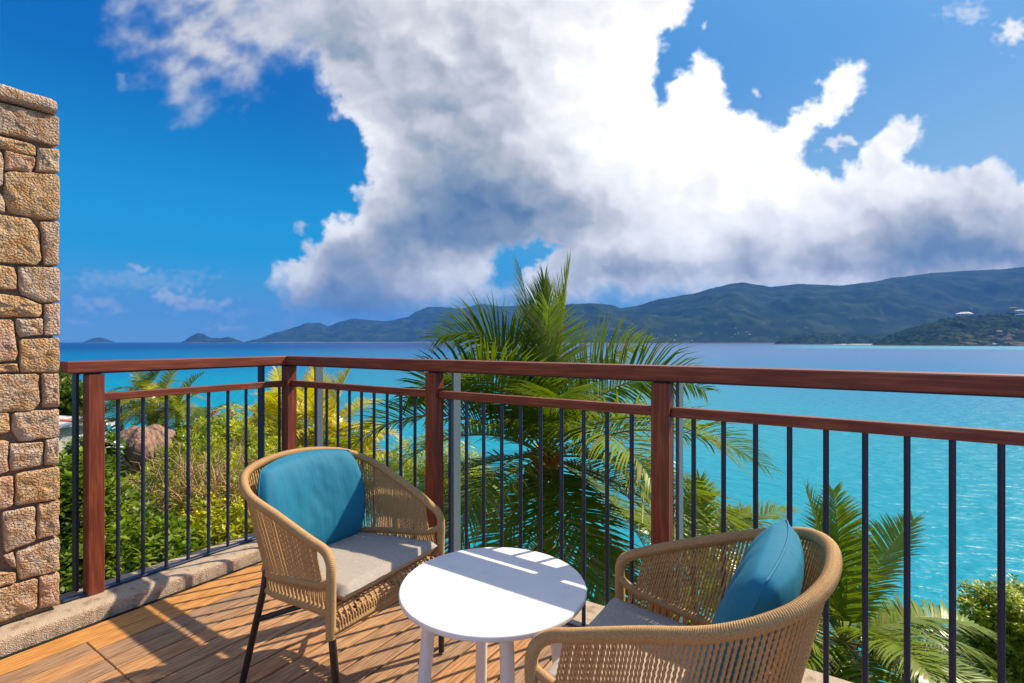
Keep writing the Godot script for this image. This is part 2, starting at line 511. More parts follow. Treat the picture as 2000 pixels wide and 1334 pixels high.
func sky_panorama() -> ImageTexture:
	# coarse maps of the cloud's outline (distance inside) and of its broad light and shade
	var dist := PackedFloat32Array()
	var lum := PackedFloat32Array()
	dist.resize(GX * GY)
	lum.resize(GX * GY)
	var outlines := []
	for poly in CLOUD_EDGE:
		var pts := PackedVector2Array()
		for i in range(0, poly.size(), 2):
			pts.append(Vector2((poly[i] - 1000) * 0.001, (667 - poly[i + 1]) * 0.001))
		outlines.append(pts)
	for gy in GY:
		for gx in GX:
			var q := Vector2((gx - GX * 0.5) * CELL, gy * CELL)
			var inside := Geometry2D.is_point_in_polygon(q, outlines[0]) and not Geometry2D.is_point_in_polygon(q, outlines[1])
			var best := 9.0
			for pts: PackedVector2Array in outlines:
				var m := pts.size()
				for i in m:
					var a := pts[i]
					var ab := pts[(i + 1) % m] - a
					var f := clampf((q - a).dot(ab) / ab.length_squared(), 0.0, 1.0)
					best = minf(best, (q - a - ab * f).length_squared())
			dist[gy * GX + gx] = sqrt(best) * (1.0 if inside else -1.0)
			var l := 0.80
			for s in SHADE:
				var dx: float = (q.x * 1000.0 + 1000.0 - s[0]) / s[2]
				var dy: float = (667.0 - q.y * 1000.0 - s[1]) / s[3]
				var r2 := dx * dx + dy * dy
				if r2 < 9.0:
					l += s[4] * exp(-r2 * 0.62)
			lum[gy * GX + gx] = l
	var big := noise(FastNoiseLite.TYPE_SIMPLEX_SMOOTH, 5.0, 4, 101)
	var warp := noise(FastNoiseLite.TYPE_SIMPLEX_SMOOTH, 13.0, 4, 102)
	var puff := noise(FastNoiseLite.TYPE_CELLULAR, 17.0, 4, 103)
	puff.cellular_return_type = FastNoiseLite.RETURN_DISTANCE
	puff.fractal_gain = 0.52
	puff.fractal_lacunarity = 2.1
	var fine := noise(FastNoiseLite.TYPE_SIMPLEX_SMOOTH, 60.0, 4, 104)
	var heap := noise(FastNoiseLite.TYPE_SIMPLEX_SMOOTH, 9.0, 3, 106)
	# the whole sphere, coarsely
	var im := Image.create(1024, 512, false, Image.FORMAT_RGBF)
	var sun_dir := Vector3(0.815, 1.0, 0.466).normalized()
	for y in 512:
		var el := PI * (0.5 - (y + 0.5) / 512.0)
		for x in 1024:
			var az := TAU * (x + 0.5) / 1024.0 + deg_to_rad(33.68)
			var d := Vector3(sin(az) * cos(el), sin(el), cos(az) * cos(el))
			var sunward := smooth(0.25, 0.98, d.dot(sun_dir))
			var k := clear_sky(maxf(el, 0.0), sunward)
			if el > -0.02:
				var q := d * Vector3(1.0, 2.2, 1.0)
				var cover := big.get_noise_3dv(q * 0.36) * 1.1 + warp.get_noise_3dv(q * 0.45) * 0.35 + 0.10 - smooth(0.75, 1.3, el) * 0.4
				var a := smooth(0.0, 0.20, cover)
				k = k.lerp(cloud_tone(0.95 - 0.55 * smooth(0.1, 0.6, cover) + 0.3 * sunward), a)
			# the glare round the sun
			var c := clampf(d.dot(sun_dir), 0.0, 1.0)
			k += Color(1.0, 0.95, 0.88) * (1.2 * pow(c, 40.0) + 0.12 * pow(c, 8.0)) * smooth(-0.02, 0.1, el)
			im.set_pixel(x, y, k / EXPOSURE)
	im.resize(4096, 2048, Image.INTERPOLATE_BILINEAR)
	# the quarter towards the bay, finely; az is measured from the site's north
	for y in range(420, 1036):
		var el := PI * (0.5 - (y + 0.5) / 2048.0)
		var te := tan(el)
		for x in 1320:
			var az := TAU * (x + 0.5 - 660.0) / 4096.0
			var X := tan(az)
			var Y := te / cos(az)
			var weight := smooth(1.60, 1.35, absf(X)) * smooth(1.30, 1.0, Y)
			if weight <= 0.0:
				continue
			var d := Vector3(sin(az) * cos(el), sin(el), cos(az) * cos(el))
			var sunward := smooth(0.30, 1.0, d.dot(sun_dir))
			var k := clear_sky(maxf(el, 0.0), sunward)
			var w := warp.get_noise_2d(X, Y)
			var w2 := warp.get_noise_2d(X + 9.0, Y + 4.0)
			var px := X + 0.016 * w
			var py := Y + 0.016 * w2
			var cx := clampf(px / CELL + GX * 0.5, 0.0, GX - 1.001)
			var cy := clampf(py / CELL, 0.0, GY - 1.001)
			var ix := int(cx)
			var iy := int(cy)
			var fx := cx - ix
			var fy := cy - iy
			var o := iy * GX + ix
			var D := lerpf(lerpf(dist[o], dist[o + 1], fx), lerpf(dist[o + GX], dist[o + GX + 1], fx), fy)
			if D > -0.07:
				# the thin wing of the cloud on the left is all veil, no heaps
				var veil := smooth(0.70, 0.40, px + 1.0) * smooth(0.36, 0.44, py)
				var f0 := fine.get_noise_2d(X, Y * 1.2)
				var f1 := warp.get_noise_2d(X * 0.9 + 2.0, Y * 1.3 - X * 0.35)
				var low := smooth(0.16, 0.06, py)
				var b0 := -puff.get_noise_2d(px, py * 1.15) - 0.45
				var s0 := heap.get_noise_2d(px, py * 1.2)
				var s1 := heap.get_noise_2d(px + 0.022, py * 1.2 + 0.030)
				var g := big.get_noise_2d(px * 1.3 + 3.0, py * 1.7)
				var dd := D + (0.030 * b0 + 0.006 * f0) * (1.0 - veil) + veil * (0.055 * f1 + 0.006 * f0 + 0.05 * g) + 0.012 * w
				var a := smooth(-0.004 - 0.05 * veil - 0.02 * low, 0.018 + 0.11 * veil + 0.035 * low, dd)
				a *= 1.0 - veil * clampf(0.22 - 0.6 * f1 - 0.3 * g, 0.0, 0.55)
				var L := lerpf(lerpf(lum[o], lum[o + 1], fx), lerpf(lum[o + GX], lum[o + GX + 1], fx), fy)
				var rim := exp(-maxf(dd, 0.0) / 0.035)
				L += 0.26 * exp(-maxf(dd, 0.0) / 0.016) * (1.0 - veil) * smooth(0.06, 0.14, py)
				if veil < 1.0:
					var b1 := -puff.get_noise_2d(px + 0.007, py * 1.15 + 0.010) - 0.45
					L += (b0 - b1) * (0.07 + 0.40 * rim) * (1.0 - veil)
				L += (s0 - s1) * 0.17 * (1.0 - veil) + 0.10 * g + 0.05 * w + 0.012 * f0
				L = lerpf(L, 0.64 + 0.10 * g + 0.10 * f1, veil)
				k = k.lerp(cloud_tone(L), a)
			for s in PUFFS:
				var ax: float = (px * 1000.0 + 1000.0 - s[0]) / s[2]
				if absf(ax) > 2.2:
					continue
				var ay: float = (667.0 - py * 1000.0 - s[1]) / s[3]
				if absf(ay) > 2.2:
					continue
				var f := fine.get_noise_2d(X * 0.7, Y * 1.1)
				var a: float = clampf(exp(-(ax * ax + ay * ay)) * 1.5 - 0.42 + 0.75 * f + 0.3 * w, 0.0, 1.0) * s[4] * smooth(2.2, 1.5, maxf(absf(ax), absf(ay)))
				k = k.lerp(Color(0.62, 0.72, 0.86).lerp(Color(1, 1, 1), sunward), clampf(a * 1.6, 0.0, 0.92))
			# the panorama's left edge looks along -z; the site's north lies 33.7 degrees left of it
			var col := posmod(int(x - 660 - 4096 * 33.68 / 360.0), 4096)
			var glow := clampf(d.dot(sun_dir), 0.0, 1.0)
			k += Color(1.0, 0.95, 0.88) * (1.2 * pow(glow, 40.0) + 0.12 * pow(glow, 8.0)) * smooth(-0.02, 0.1, el)
			k /= EXPOSURE
			if weight < 1.0:
				k = im.get_pixel(col, y).lerp(k, weight)
			im.set_pixel(col, y, k)
	return ImageTexture.create_from_image(im)


# ---------------------------------------------------------------- sea, islands, hills, ground

func build_sea() -> void:
	var s := Shape.new()
	var deep := noise(FastNoiseLite.TYPE_SIMPLEX_SMOOTH, 0.0022, 4, 201)
	var rings := 90
	var spokes := 160
	for i in rings + 1:
		var r := 3.0 * pow(12000.0 / 3.0, float(i) / rings)
		for j in spokes + 1:
			var az := lerpf(-2.4, 2.4, float(j) / spokes)
			var e := r * sin(az)
			var n := r * cos(az)
			# sand and reef under clear water near the shores, deep blue beyond
			var shore := smooth(40.0, 420.0, r + deep.get_noise_2d(e, n * 0.6) * 110.0 * smooth(30.0, 200.0, r))
			var far := smooth(250.0, 1800.0, r)
			var col := Color(0.0, 0.275, 0.385).lerp(Color(0.0, 0.165, 0.37), shore).lerp(Color(0.0, 0.045, 0.20), far)
			# the bay on the right stays shallow and pale
			var shelf := smooth(-0.15, 0.55, az) * smooth(120.0, 900.0, r)
			col = col.lerp(Color(0.06, 0.165, 0.36), shelf * 0.85)
			var rim := smooth(1250.0, 1700.0, r) * smooth(0.45, 0.56, az) * smooth(2600.0, 1990.0, r)
			col = col.lerp(Color(0.06, 0.36, 0.44), rim)
			s.tint = col
			s.p(site(e, n, SEA))
	for i in rings:
		for j in spokes:
			var a := i * (spokes + 1) + j
			s.quad(a, a + 1, a + spokes + 2, a + spokes + 1)
	var m := plain(Color.WHITE, 0.36)
	m.vertex_color_use_as_albedo = true
	m.metallic_specular = 0.22
	m.uv1_triplanar = true
	m.uv1_world_triplanar = true
	m.uv1_scale = Vector3(0.011, 0.011, 0.024)
	m.normal_enabled = true
	m.normal_texture = ntex(1024, 0.02, 6, 205, [], FastNoiseLite.TYPE_SIMPLEX_SMOOTH, 5.0)
	m.normal_scale = 1.0
	setting("sea", s.mesh(), m)


# a range seen from the balcony: the crest given as bearing (tangent), height above the sea in metres
func range_mesh(crest: Array, shore: float, depth: float, rows: int, cols: int, rough: float, canopy: float, colour: Callable, sd: int, thick := 1.5) -> ArrayMesh:
	var s := Shape.new()
	var valley := noise(FastNoiseLite.TYPE_SIMPLEX_SMOOTH, 1.0 / 900.0, 5, sd)
	var crown := noise(FastNoiseLite.TYPE_CELLULAR, 1.0 / 22.0, 2, sd + 1)
	var total := int(rows * thick)
	var t0: float = crest[0]
	var t1: float = crest[crest.size() - 2]
	var k := 0
	for i in cols + 1:
		var t := lerpf(t0, t1, float(i) / cols)
		while k < crest.size() - 4 and t > crest[k + 2]:
			k += 2
		var f := clampf((t - crest[k]) / (crest[k + 2] - crest[k]), 0.0, 1.0)
		f = lerpf(f, f * f * (3.0 - 2.0 * f), 0.5)
		var top: float = lerpf(crest[k + 1], crest[k + 3], f)
		for j in total + 1:
			var q := float(j) / rows
			var n := shore + depth * q
			# the crest keeps its bearing; the slopes swing a little so that spurs run down to the water
			var e := t * n
			var up := pow(minf(q, 1.0), 0.82) if q <= 1.0 else maxf(0.0, 1.0 - (q - 1.0) * 1.9)
			var mid := minf(q, 1.0) * (1.0 - minf(q, 1.0)) * 4.0
			var v := valley.get_noise_2d(e, n * 0.75)
			var h := top * up + rough * mid * v * clampf(top / 60.0, 0.0, 1.0) + canopy * crown.get_noise_2d(e, n) * minf(1.0, q * 6.0)
			h = maxf(h, -0.5) if q > 0.0 else -1.5
			s.tint = colour.call(e, n, h, q, v)
			s.p(site(e, n, SEA + h))
	for i in cols:
		for j in total:
			var a := i * (total + 1) + j
			s.quad(a, a + 1, a + total + 2, a + total + 1)
	return s.mesh()


func build_hills() -> void:
	var patch := noise(FastNoiseLite.TYPE_SIMPLEX_SMOOTH, 1.0 / 260.0, 5, 301)
	var clump := noise(FastNoiseLite.TYPE_CELLULAR, 1.0 / 26.0, 2, 302)
	var wood := func(e: float, n: float, h: float, q: float, v: float) -> Color:
		var a := patch.get_noise_2d(e, n)
		var col := Color(0.018, 0.036, 0.016).lerp(Color(0.042, 0.070, 0.020), smooth(-0.1, 0.45, a + 0.25 * v))
		col = col.lerp(Color(0.13, 0.11, 0.06), smooth(0.42, 0.6, patch.get_noise_2d(e * 2.3 + 900.0, n * 2.3)) * smooth(0.7, 0.2, q) * 0.8)
		if h < 2.0 and q < 0.03:
			col = Color(0.30, 0.27, 0.22)
		return col
	var trees := func(e: float, n: float, h: float, q: float, v: float) -> Color:
		var b := clump.get_noise_2d(e, n)
		var a := patch.get_noise_2d(e * 3.0, n * 3.0)
		var col := Color(0.006, 0.018, 0.006).lerp(Color(0.060, 0.105, 0.016), clampf(-0.75 - 1.5 * b + a * 0.7, 0.0, 1.0))
		# bare terraces among the houses at the far right
		var dry := smooth(0.82, 0.92, e / n) * smooth(0.1, 0.3, patch.get_noise_2d(e * 5.0, n * 5.0 + 70.0)) * smooth(0.5, 0.2, q)
		col = col.lerp(Color(0.20, 0.14, 0.10), dry * 0.8)
		if h < 2.5:
			col = Color(0.16, 0.12, 0.09)
		return col
	var main_range := [0.02, 420.0, 0.09, 400.0, 0.15, 425.0, 0.19, 412.0, 0.215, 372.0, 0.24, 395.0, 0.29, 470.0, 0.35, 522.0, 0.40, 595.0, 0.43, 633.0, 0.452, 645.0, 0.478, 622.0, 0.505, 598.0, 0.56, 628.0, 0.60, 622.0, 0.64, 612.0, 0.70, 648.0, 0.75, 698.0, 0.83, 748.0, 0.90, 772.0, 0.95, 782.0, 1.0, 806.0, 1.1, 820.0, 1.3, 760.0]
	setting("mountain", range_mesh(main_range, 3600.0, 1800.0, 90, 520, 130.0, 9.0, wood, 311), mat["hill"])
	var west_range := [-0.53, 0.0, -0.50, 60.0, -0.455, 180.0, -0.42, 265.0, -0.40, 330.0, -0.375, 318.0, -0.36, 270.0, -0.335, 350.0, -0.31, 400.0, -0.28, 375.0, -0.245, 355.0, -0.205, 420.0, -0.185, 520.0, -0.163, 590.0, -0.135, 585.0, -0.10, 560.0, -0.06, 640.0, -0.02, 600.0, 0.04, 620.0, 0.10, 600.0, 0.2, 540.0]
	setting("mountain", range_mesh(west_range, 6500.0, 1900.0, 50, 380, 130.0, 9.0, wood, 321), mat["hill"])
	var islet := [-0.648, 0.0, -0.64, 30.0, -0.625, 95.0, -0.613, 130.0, -0.604, 118.0, -0.59, 70.0, -0.57, 62.0, -0.555, 78.0, -0.545, 60.0, -0.53, 30.0, -0.522, 0.0]
	setting("hill", range_mesh(islet, 6000.0, 500.0, 24, 140, 40.0, 6.0, wood, 331), mat["hill"])
	var far_islet := [-0.842, 0.0, -0.835, 22.0, -0.82, 70.0, -0.808, 88.0, -0.795, 72.0, -0.782, 30.0, -0.773, 0.0]
	setting("hill", range_mesh(far_islet, 7800.0, 600.0, 20, 90, 30.0, 6.0, wood, 341), mat["hill"])
	var low_point := [0.508, 4.0, 0.53, 38.0, 0.56, 66.0, 0.60, 74.0, 0.64, 72.0, 0.68, 62.0, 0.72, 58.0, 0.78, 60.0]
	setting("hill", range_mesh(low_point, 2750.0, 300.0, 40, 300, 22.0, 13.0, trees, 351), mat["hill"])
	var headland := [0.70, 2.0, 0.712, 24.0, 0.74, 52.0, 0.78, 86.0, 0.82, 112.0, 0.86, 134.0, 0.88, 140.0, 0.91, 141.0, 0.945, 150.0, 0.97, 158.0, 1.0, 156.0, 1.1, 170.0, 1.25, 150.0]
	setting("hill", range_mesh(headland, 1880.0, 420.0, 90, 420, 46.0, 15.0, trees, 361), mat["hill"])
	# pale beach below the low point
	var b := Shape.new()
	for i in 41:
		var t := lerpf(0.628, 0.705, i / 40.0)
		for j in 2:
			var n := 2735.0 + j * 42.0 + 8.0 * sin(i * 0.5)
			b.p(site(t * n, n, SEA + 0.3 + j * 3.0))
	for i in 40:
		b.quad(i * 2, i * 2 + 1, i * 2 + 3, i * 2 + 2)
	setting("beach", b.mesh(), plain(Color(0.86, 0.78, 0.66), 0.9))
	build_far_houses(headland, main_range)


func crest_at(crest: Array, t: float) -> float:
	for i in range(0, crest.size() - 2, 2):
		if t <= crest[i + 2]:
			return lerpf(crest[i + 1], crest[i + 3], clampf((t - crest[i]) / (crest[i + 2] - crest[i]), 0.0, 1.0))
	return crest[crest.size() - 1]


func far_house(called: String, label: String, e: float, n: float, h: float, wide: float, tall: float, walls: Color, top: Color, turn: float, group := "") -> void:
	var o := thing(called, label, "house", site(e, n, SEA + h), turn, group)
	var deep := wide * 0.6
	var w := Shape.new()
	w.box(Vector3(0, tall * 0.5, 0), Vector3(wide, tall, deep), 0.05)
	put("wall", w.mesh(), plain(walls, 0.8), o)
	var r := Shape.new()
	var y := tall
	var hx := wide * 0.56
	var hz := deep * 0.6
	var ridge := wide * 0.28
	var pk := tall + wide * 0.16
	var inside := Vector3(0, tall, 0)
	var A := Vector3(-hx, y, -hz)
	var B := Vector3(hx, y, -hz)
	var C := Vector3(hx, y, hz)
	var D := Vector3(-hx, y, hz)
	var P := Vector3(-ridge, pk, 0)
	var Q := Vector3(ridge, pk, 0)
	r.face([A, B, Q, P], inside)
	r.face([D, C, Q, P], inside)
	r.face([A, D, P], inside)
	r.face([B, C, Q], inside)
	r.face([A, B, C, D], Vector3(0, pk, 0))
	put("roof", r.mesh(), plain(top, 0.7), o)
	if wide > 12.0:
		for i in 3:
			var g := Shape.new()
			g.box(Vector3((i - 1) * wide * 0.28, tall * 0.55, deep * 0.5), Vector3(wide * 0.14, tall * 0.4, 0.3), 0.02)
			put("window", g.mesh(), plain(Color(0.10, 0.13, 0.17), 0.2), o)


func build_far_houses(headland: Array, main_range: Array) -> void:
	var white := Color(0.86, 0.86, 0.86)
	var red := Color(0.62, 0.30, 0.24)
	var big := [
		["long white flat-roofed house on the crest of the wooded headland", 0.884, 2170.0, 128.0, 46.0, 6.0, white, white],
		["house with terracotta roof topmost at the right end of the headland", 0.978, 2260.0, 158.0, 20.0, 7.0, Color(0.75, 0.6, 0.5), red],
		["pale house with pyramid roof at the right end of the headland", 0.992, 2180.0, 139.0, 28.0, 8.0, white, Color(0.7, 0.72, 0.76)],
		["blue-roofed low house below the pale pyramid-roofed house", 0.994, 2120.0, 122.0, 30.0, 5.0, Color(0.4, 0.5, 0.7), Color(0.16, 0.27, 0.6)],
		["pale low house on the bare terraces above the right shore", 0.952, 1960.0, 52.0, 14.0, 4.0, Color(0.8, 0.66, 0.55), Color(0.8, 0.7, 0.6)],
		["small white boathouse at the water's edge under the headland", 0.942, 1888.0, 4.0, 8.0, 4.0, white, white],
	]
	for b in big:
		far_house("hillside_house", b[0], b[1] * b[2], b[2], b[3], b[4], b[5], b[6], b[7], -0.6)
	var r := RandomNumberGenerator.new()
	r.seed = 77
	for i in 26:
		var t := r.randf_range(0.06, 0.50)
		var q := pow(r.randf(), 1.6) * 0.10 + 0.012
		var n := 3600.0 + 1800.0 * q
		far_house("shore_house", "tiny pale house scattered along the far shore below the mountain", t * n, n, crest_at(main_range, t) * pow(q, 0.82) + 6.0, r.randf_range(8.0, 15.0), r.randf_range(4.0, 7.0), Color(0.8, 0.8, 0.8) * r.randf_range(0.7, 1.05), [red, white, Color(0.5, 0.5, 0.52)][r.randi() % 3], r.randf() * 3.0, "houses along the far shore")
	var spots := [["reddish cleared building plot high on the mountain slope", 0.392, 4350.0, 205.0], ["small reddish building beside the cleared plot on the mountain slope", 0.372, 4330.0, 190.0]]
	for s in spots:
		far_house("slope_house", s[0], s[1] * s[2], s[2], s[3], 26.0, 6.0, Color(0.72, 0.5, 0.42), Color(0.7, 0.42, 0.34), 0.3)


# height of the garden slope
func ground(e: float, n: float) -> float:
	var left := -1.6 - 0.17 * n - 0.00135 * maxf(0.0, n - 18.0) * maxf(0.0, n - 18.0)
	var right := -3.0 - 0.75 * n
	var t := e / maxf(n, 2.0)
	var k := smooth(-0.50, 0.05, t)
	return maxf(lerpf(left, right, k), SEA - 2.0)


func build_terrain() -> void:
	var s := Shape.new()
	var bumpy := noise(FastNoiseLite.TYPE_SIMPLEX_SMOOTH, 0.25, 4, 401)
	var nx := 110
	var nz := 110
	for i in nx + 1:
		var e := lerpf(-90.0, 40.0, float(i) / nx)
		for j in nz + 1:
			var n := lerpf(-14.0, 84.0, float(j) / nz)
			var q := site(e, n, 0.0)
			# flat yard below the balcony itself
			var h := ground(e, n) if n > 0.0 else ground(e * 0.5 - 1.0, 0.0) + n * 0.02
			h += bumpy.get_noise_2d(e, n) * 0.35
			q.y = h
			if q.x > -3.3 and q.z > -2.3:
				q.y = minf(q.y, -3.2)
			s.p(q)
	for i in nx:
		for j in nz:
			var a := i * (nz + 1) + j
			s.quad(a, a + 1, a + nz + 2, a + nz + 1)
	setting("ground", s.mesh(), mat["ground"])


# ---------------------------------------------------------------- the balcony: slab, kerb, deck

func build_balcony() -> void:
	var s := Shape.new()
	s.box(W(-0.6, -1.66, -0.55), Vector3(5.2, 3.1, 5.3), 0.01)
	setting("terrace_base", s.mesh(), mat["mortar"])
	# kerb of washed concrete along the two open sides, rounded at the inner edge
	var profile := [Vector2(0.0, -0.1), Vector2(0.0, 0.040), Vector2(0.006, 0.055), Vector2(0.018, 0.066), Vector2(0.036, 0.070), Vector2(0.27, 0.066), Vector2(0.285, 0.055), Vector2(0.285, -0.1)]
	var lumps := noise(FastNoiseLite.TYPE_SIMPLEX, 60.0, 2, 501)
	for side in 2:
		var top := Shape.new()
		var face := Shape.new()
		for part in 2:
			var g: Shape = face if part == 0 else top
			var first := 0 if part == 0 else 2
			var last := 2 if part == 0 else profile.size() - 1
			var steps := 420 if part == 0 else 160
			for i in steps + 1:
				for j in range(first, last + 1):
					var a: Vector2 = profile[j]
					var q: Vector3
					if side == 0:
						q = W(-2.945 - a.x, a.y, lerpf(-2.6, 1.955 + a.x, float(i) / steps))
					else:
						q = W(lerpf(-2.945 - a.x, 2.0, float(i) / steps), a.y, 1.955 + a.x)
					if part == 0 and j == 1:
						var d := lumps.get_noise_3dv(q) * 0.004
						q += Vector3(d if side == 0 else 0.0, d * 0.5, 0.0 if side == 0 else d)
					g.p(q)
			var w := last - first + 1
			for i in steps:
				for j in w - 1:
					var a := i * w + j
					if side == 0:
						g.quad(a, a + 1, a + w + 1, a + w)
					else:
						g.quad(a, a + 1, a + w + 1, a + w)
		var o := setting("kerb", top.mesh(), mat["kerb"])
		put("kerb_face", face.mesh(), mat["aggregate"], o)
	# dark joint between kerb and boards, then the boards themselves
	var deck := Node3D.new()
	deck.name = "floor"
	deck.set_meta("kind", "structure")
	add_child(deck)
	var bed := Shape.new()
	bed.box(W(-0.5, -0.092, -0.45), Vector3(4.96, 0.04, 4.8), 0.002)
	put("joist_bed", bed.mesh(), plain(Color(0.10, 0.075, 0.06), 0.9), deck)
	put("joint_strip", bar(W(-2.947, -0.03, -2.5), W(-2.902, -0.010, 1.957), 0.001), plain(Color(0.035, 0.028, 0.022), 0.9), deck)
	put("joint_strip", bar(W(-2.902, -0.031, 1.938), W(2.0, -0.0101, 1.957), 0.001), plain(Color(0.035, 0.028, 0.022), 0.9), deck)
	var r := RandomNumberGenerator.new()
	r.seed = 9
	var meshes := {}
	var k := 0
	for row in 46:
		var wide := 0.128 if row == 0 else 0.0995
		var at := -2.834 if row == 0 else -2.767 + 0.1085 * (row - 0.5)
		if at > 1.95:
			break
		var cuts := [-2.5, 1.935] if row == 0 else [-2.5, 0.822, 1.935] if row < 8 else [-2.5, [-0.4, 0.9, 0.3][row % 3], 1.935]
		for c in cuts.size() - 1:
			var from: float = cuts[c] + 0.0015
			var to: float = cuts[c + 1] - 0.0015
			var key := "%0.3f %0.3f" % [wide, to - from]
			if not meshes.has(key):
				var b := Shape.new()
				b.box(Vector3.ZERO, Vector3(wide, 0.025, to - from), 0.003)
				meshes[key] = b.mesh()
			var tone := 4 if row == 0 or (row == 1 and c == 1) else r.randi() % 4
			piece("plank", k, meshes[key], mat["board" + str(tone)], deck, W(at, -0.0125 + r.randf_range(-0.0012, 0.0), (from + to) * 0.5))
			k += 1


# ---------------------------------------------------------------- stone wall

const STONES := [
	[0.608, 2.32, 0.807, 2.338, 0.809, 2.201, 0.608, 2.19],
	[0.608, 2.188, 0.727, 2.18, 0.727, 2.132, 0.673, 2.127, 0.608, 2.127],
	[0.733, 2.172, 0.809, 2.19, 0.809, 2.079, 0.727, 2.061, 0.729, 2.121],
	[0.624, 2.127, 0.724, 2.124, 0.724, 2.078, 0.71, 2.054, 0.624, 2.041],
	[0.608, 2.124, 0.621, 2.115, 0.621, 1.968, 0.608, 1.956],
	[0.624, 2.035, 0.809, 2.072, 0.809, 1.862, 0.733, 1.851, 0.64, 1.861, 0.623, 1.913],
	[0.608, 1.949, 0.621, 1.935, 0.628, 1.857, 0.608, 1.85],
	[0.608, 1.846, 0.707, 1.846, 0.738, 1.797, 0.743, 1.669, 0.727, 1.641, 0.608, 1.642],
	[0.74, 1.841, 0.809, 1.855, 0.807, 1.649, 0.752, 1.647, 0.748, 1.734],
	[0.608, 1.635, 0.653, 1.626, 0.665, 1.575, 0.665, 1.528, 0.608, 1.519],
	[0.67, 1.63, 0.809, 1.642, 0.811, 1.482, 0.75, 1.473, 0.682, 1.505, 0.668, 1.547],
	[0.608, 1.513, 0.682, 1.498, 0.747, 1.464, 0.748, 1.422, 0.738, 1.41, 0.608, 1.401],
	[0.755, 1.469, 0.811, 1.475, 0.811, 1.328, 0.754, 1.328],
	[0.66, 1.401, 0.752, 1.406, 0.752, 1.33, 0.673, 1.318, 0.662, 1.345],
	[0.608, 1.394, 0.652, 1.394, 0.667, 1.251, 0.657, 1.215, 0.608, 1.204],
	[0.673, 1.311, 0.809, 1.319, 0.809, 1.158, 0.673, 1.165],
	[0.608, 1.197, 0.668, 1.204, 0.668, 1.168, 0.608, 1.166],
	[0.608, 1.16, 0.738, 1.155, 0.74, 1.024, 0.715, 0.987, 0.608, 1.004],
	[0.747, 1.155, 0.809, 1.151, 0.809, 0.998, 0.748, 1],
	[0.608, 0.997, 0.64, 0.992, 0.644, 0.907, 0.608, 0.888],
	[0.649, 0.988, 0.809, 0.991, 0.809, 0.859, 0.673, 0.857, 0.647, 0.917],
	[0.608, 0.881, 0.636, 0.872, 0.637, 0.733, 0.608, 0.721],
	[0.64, 0.856, 0.752, 0.847, 0.752, 0.741, 0.64, 0.734],
	[0.759, 0.857, 0.807, 0.854, 0.807, 0.732, 0.755, 0.74],
	[0.608, 0.715, 0.652, 0.716, 0.653, 0.582, 0.608, 0.568],
	[0.66, 0.721, 0.809, 0.724, 0.809, 0.573, 0.66, 0.58],
	[0.616, 0.565, 0.724, 0.563, 0.726, 0.407, 0.626, 0.386],
	[0.733, 0.57, 0.809, 0.569, 0.809, 0.408, 0.729, 0.41],
	[0.66, 0.379, 0.809, 0.399, 0.809, 0.243, 0.673, 0.249, 0.663, 0.311],
	[0.621, 0.375, 0.653, 0.381, 0.662, 0.307, 0.644, 0.322],
	[0.608, 0.353, 0.662, 0.289, 0.66, 0.245, 0.608, 0.243],
	[0.608, 0.237, 0.734, 0.239, 0.733, 0.102, 0.608, 0.085],
	[0.738, 0.242, 0.807, 0.236, 0.809, 0.08, 0.738, 0.097],
]


func stone_mesh(poly: PackedVector2Array, back: float, sd: int) -> ArrayMesh:
	# poly in (u, h), counter-clockwise seen from the balcony; the rough face looks along +x
	var s := Shape.new()
	var mid := Vector2.ZERO
	for q in poly:
		mid += q
	mid /= poly.size()
	# outline: corners cut, edges split so that they can wander
	var ring := PackedVector2Array()
	for i in poly.size():
		var a := poly[i]
		var b := poly[(i + 1) % poly.size()]
		var parts := maxi(2, int(a.distance_to(b) / 0.022))
		for k in parts:
			ring.append(a.lerp(b, lerpf(0.06, 0.94, float(k) / (parts - 1)) if parts > 1 else 0.5))
	var f := noise(FastNoiseLite.TYPE_SIMPLEX, 22.0, 3, sd)
	var m := ring.size()
	var size := 0.0
	for q in ring:
		size = maxf(size, q.distance_to(mid))
	var levels := [[0.0, -back], [0.0, 0.002], [0.002, 0.011], [0.006, 0.015], [0.3, 0.017], [0.55, 0.018], [0.8, 0.018]]
	for lv in levels:
		for q in ring:
			var d := mid - q
			var inset: float = lv[0] if lv[0] < 0.05 else d.length() * lv[0] * 0.85
			var g := q + d.normalized() * (minf(inset, d.length() * 0.9) - 0.0006 + 0.003 * f.get_noise_2d(q.x * 3.0, q.y * 3.0))
			var out: float = lv[1]
			if out > 0.0:
				out += 0.012 * f.get_noise_3d(g.x, g.y, sd)
			s.p(Vector3(out, g.y, -g.x))
	var tip := s.p(Vector3(0.021 + 0.008 * f.get_noise_2d(mid.x, mid.y), mid.y, -mid.x))
	for lv in levels.size() - 1:
		for i in m:
			var j := (i + 1) % m
			s.quad(lv * m + i, lv * m + j, (lv + 1) * m + j, (lv + 1) * m + i)
	var last := (levels.size() - 1) * m
	for i in m:
		s.tri(last + i, last + (i + 1) % m, tip)
	return s.mesh()


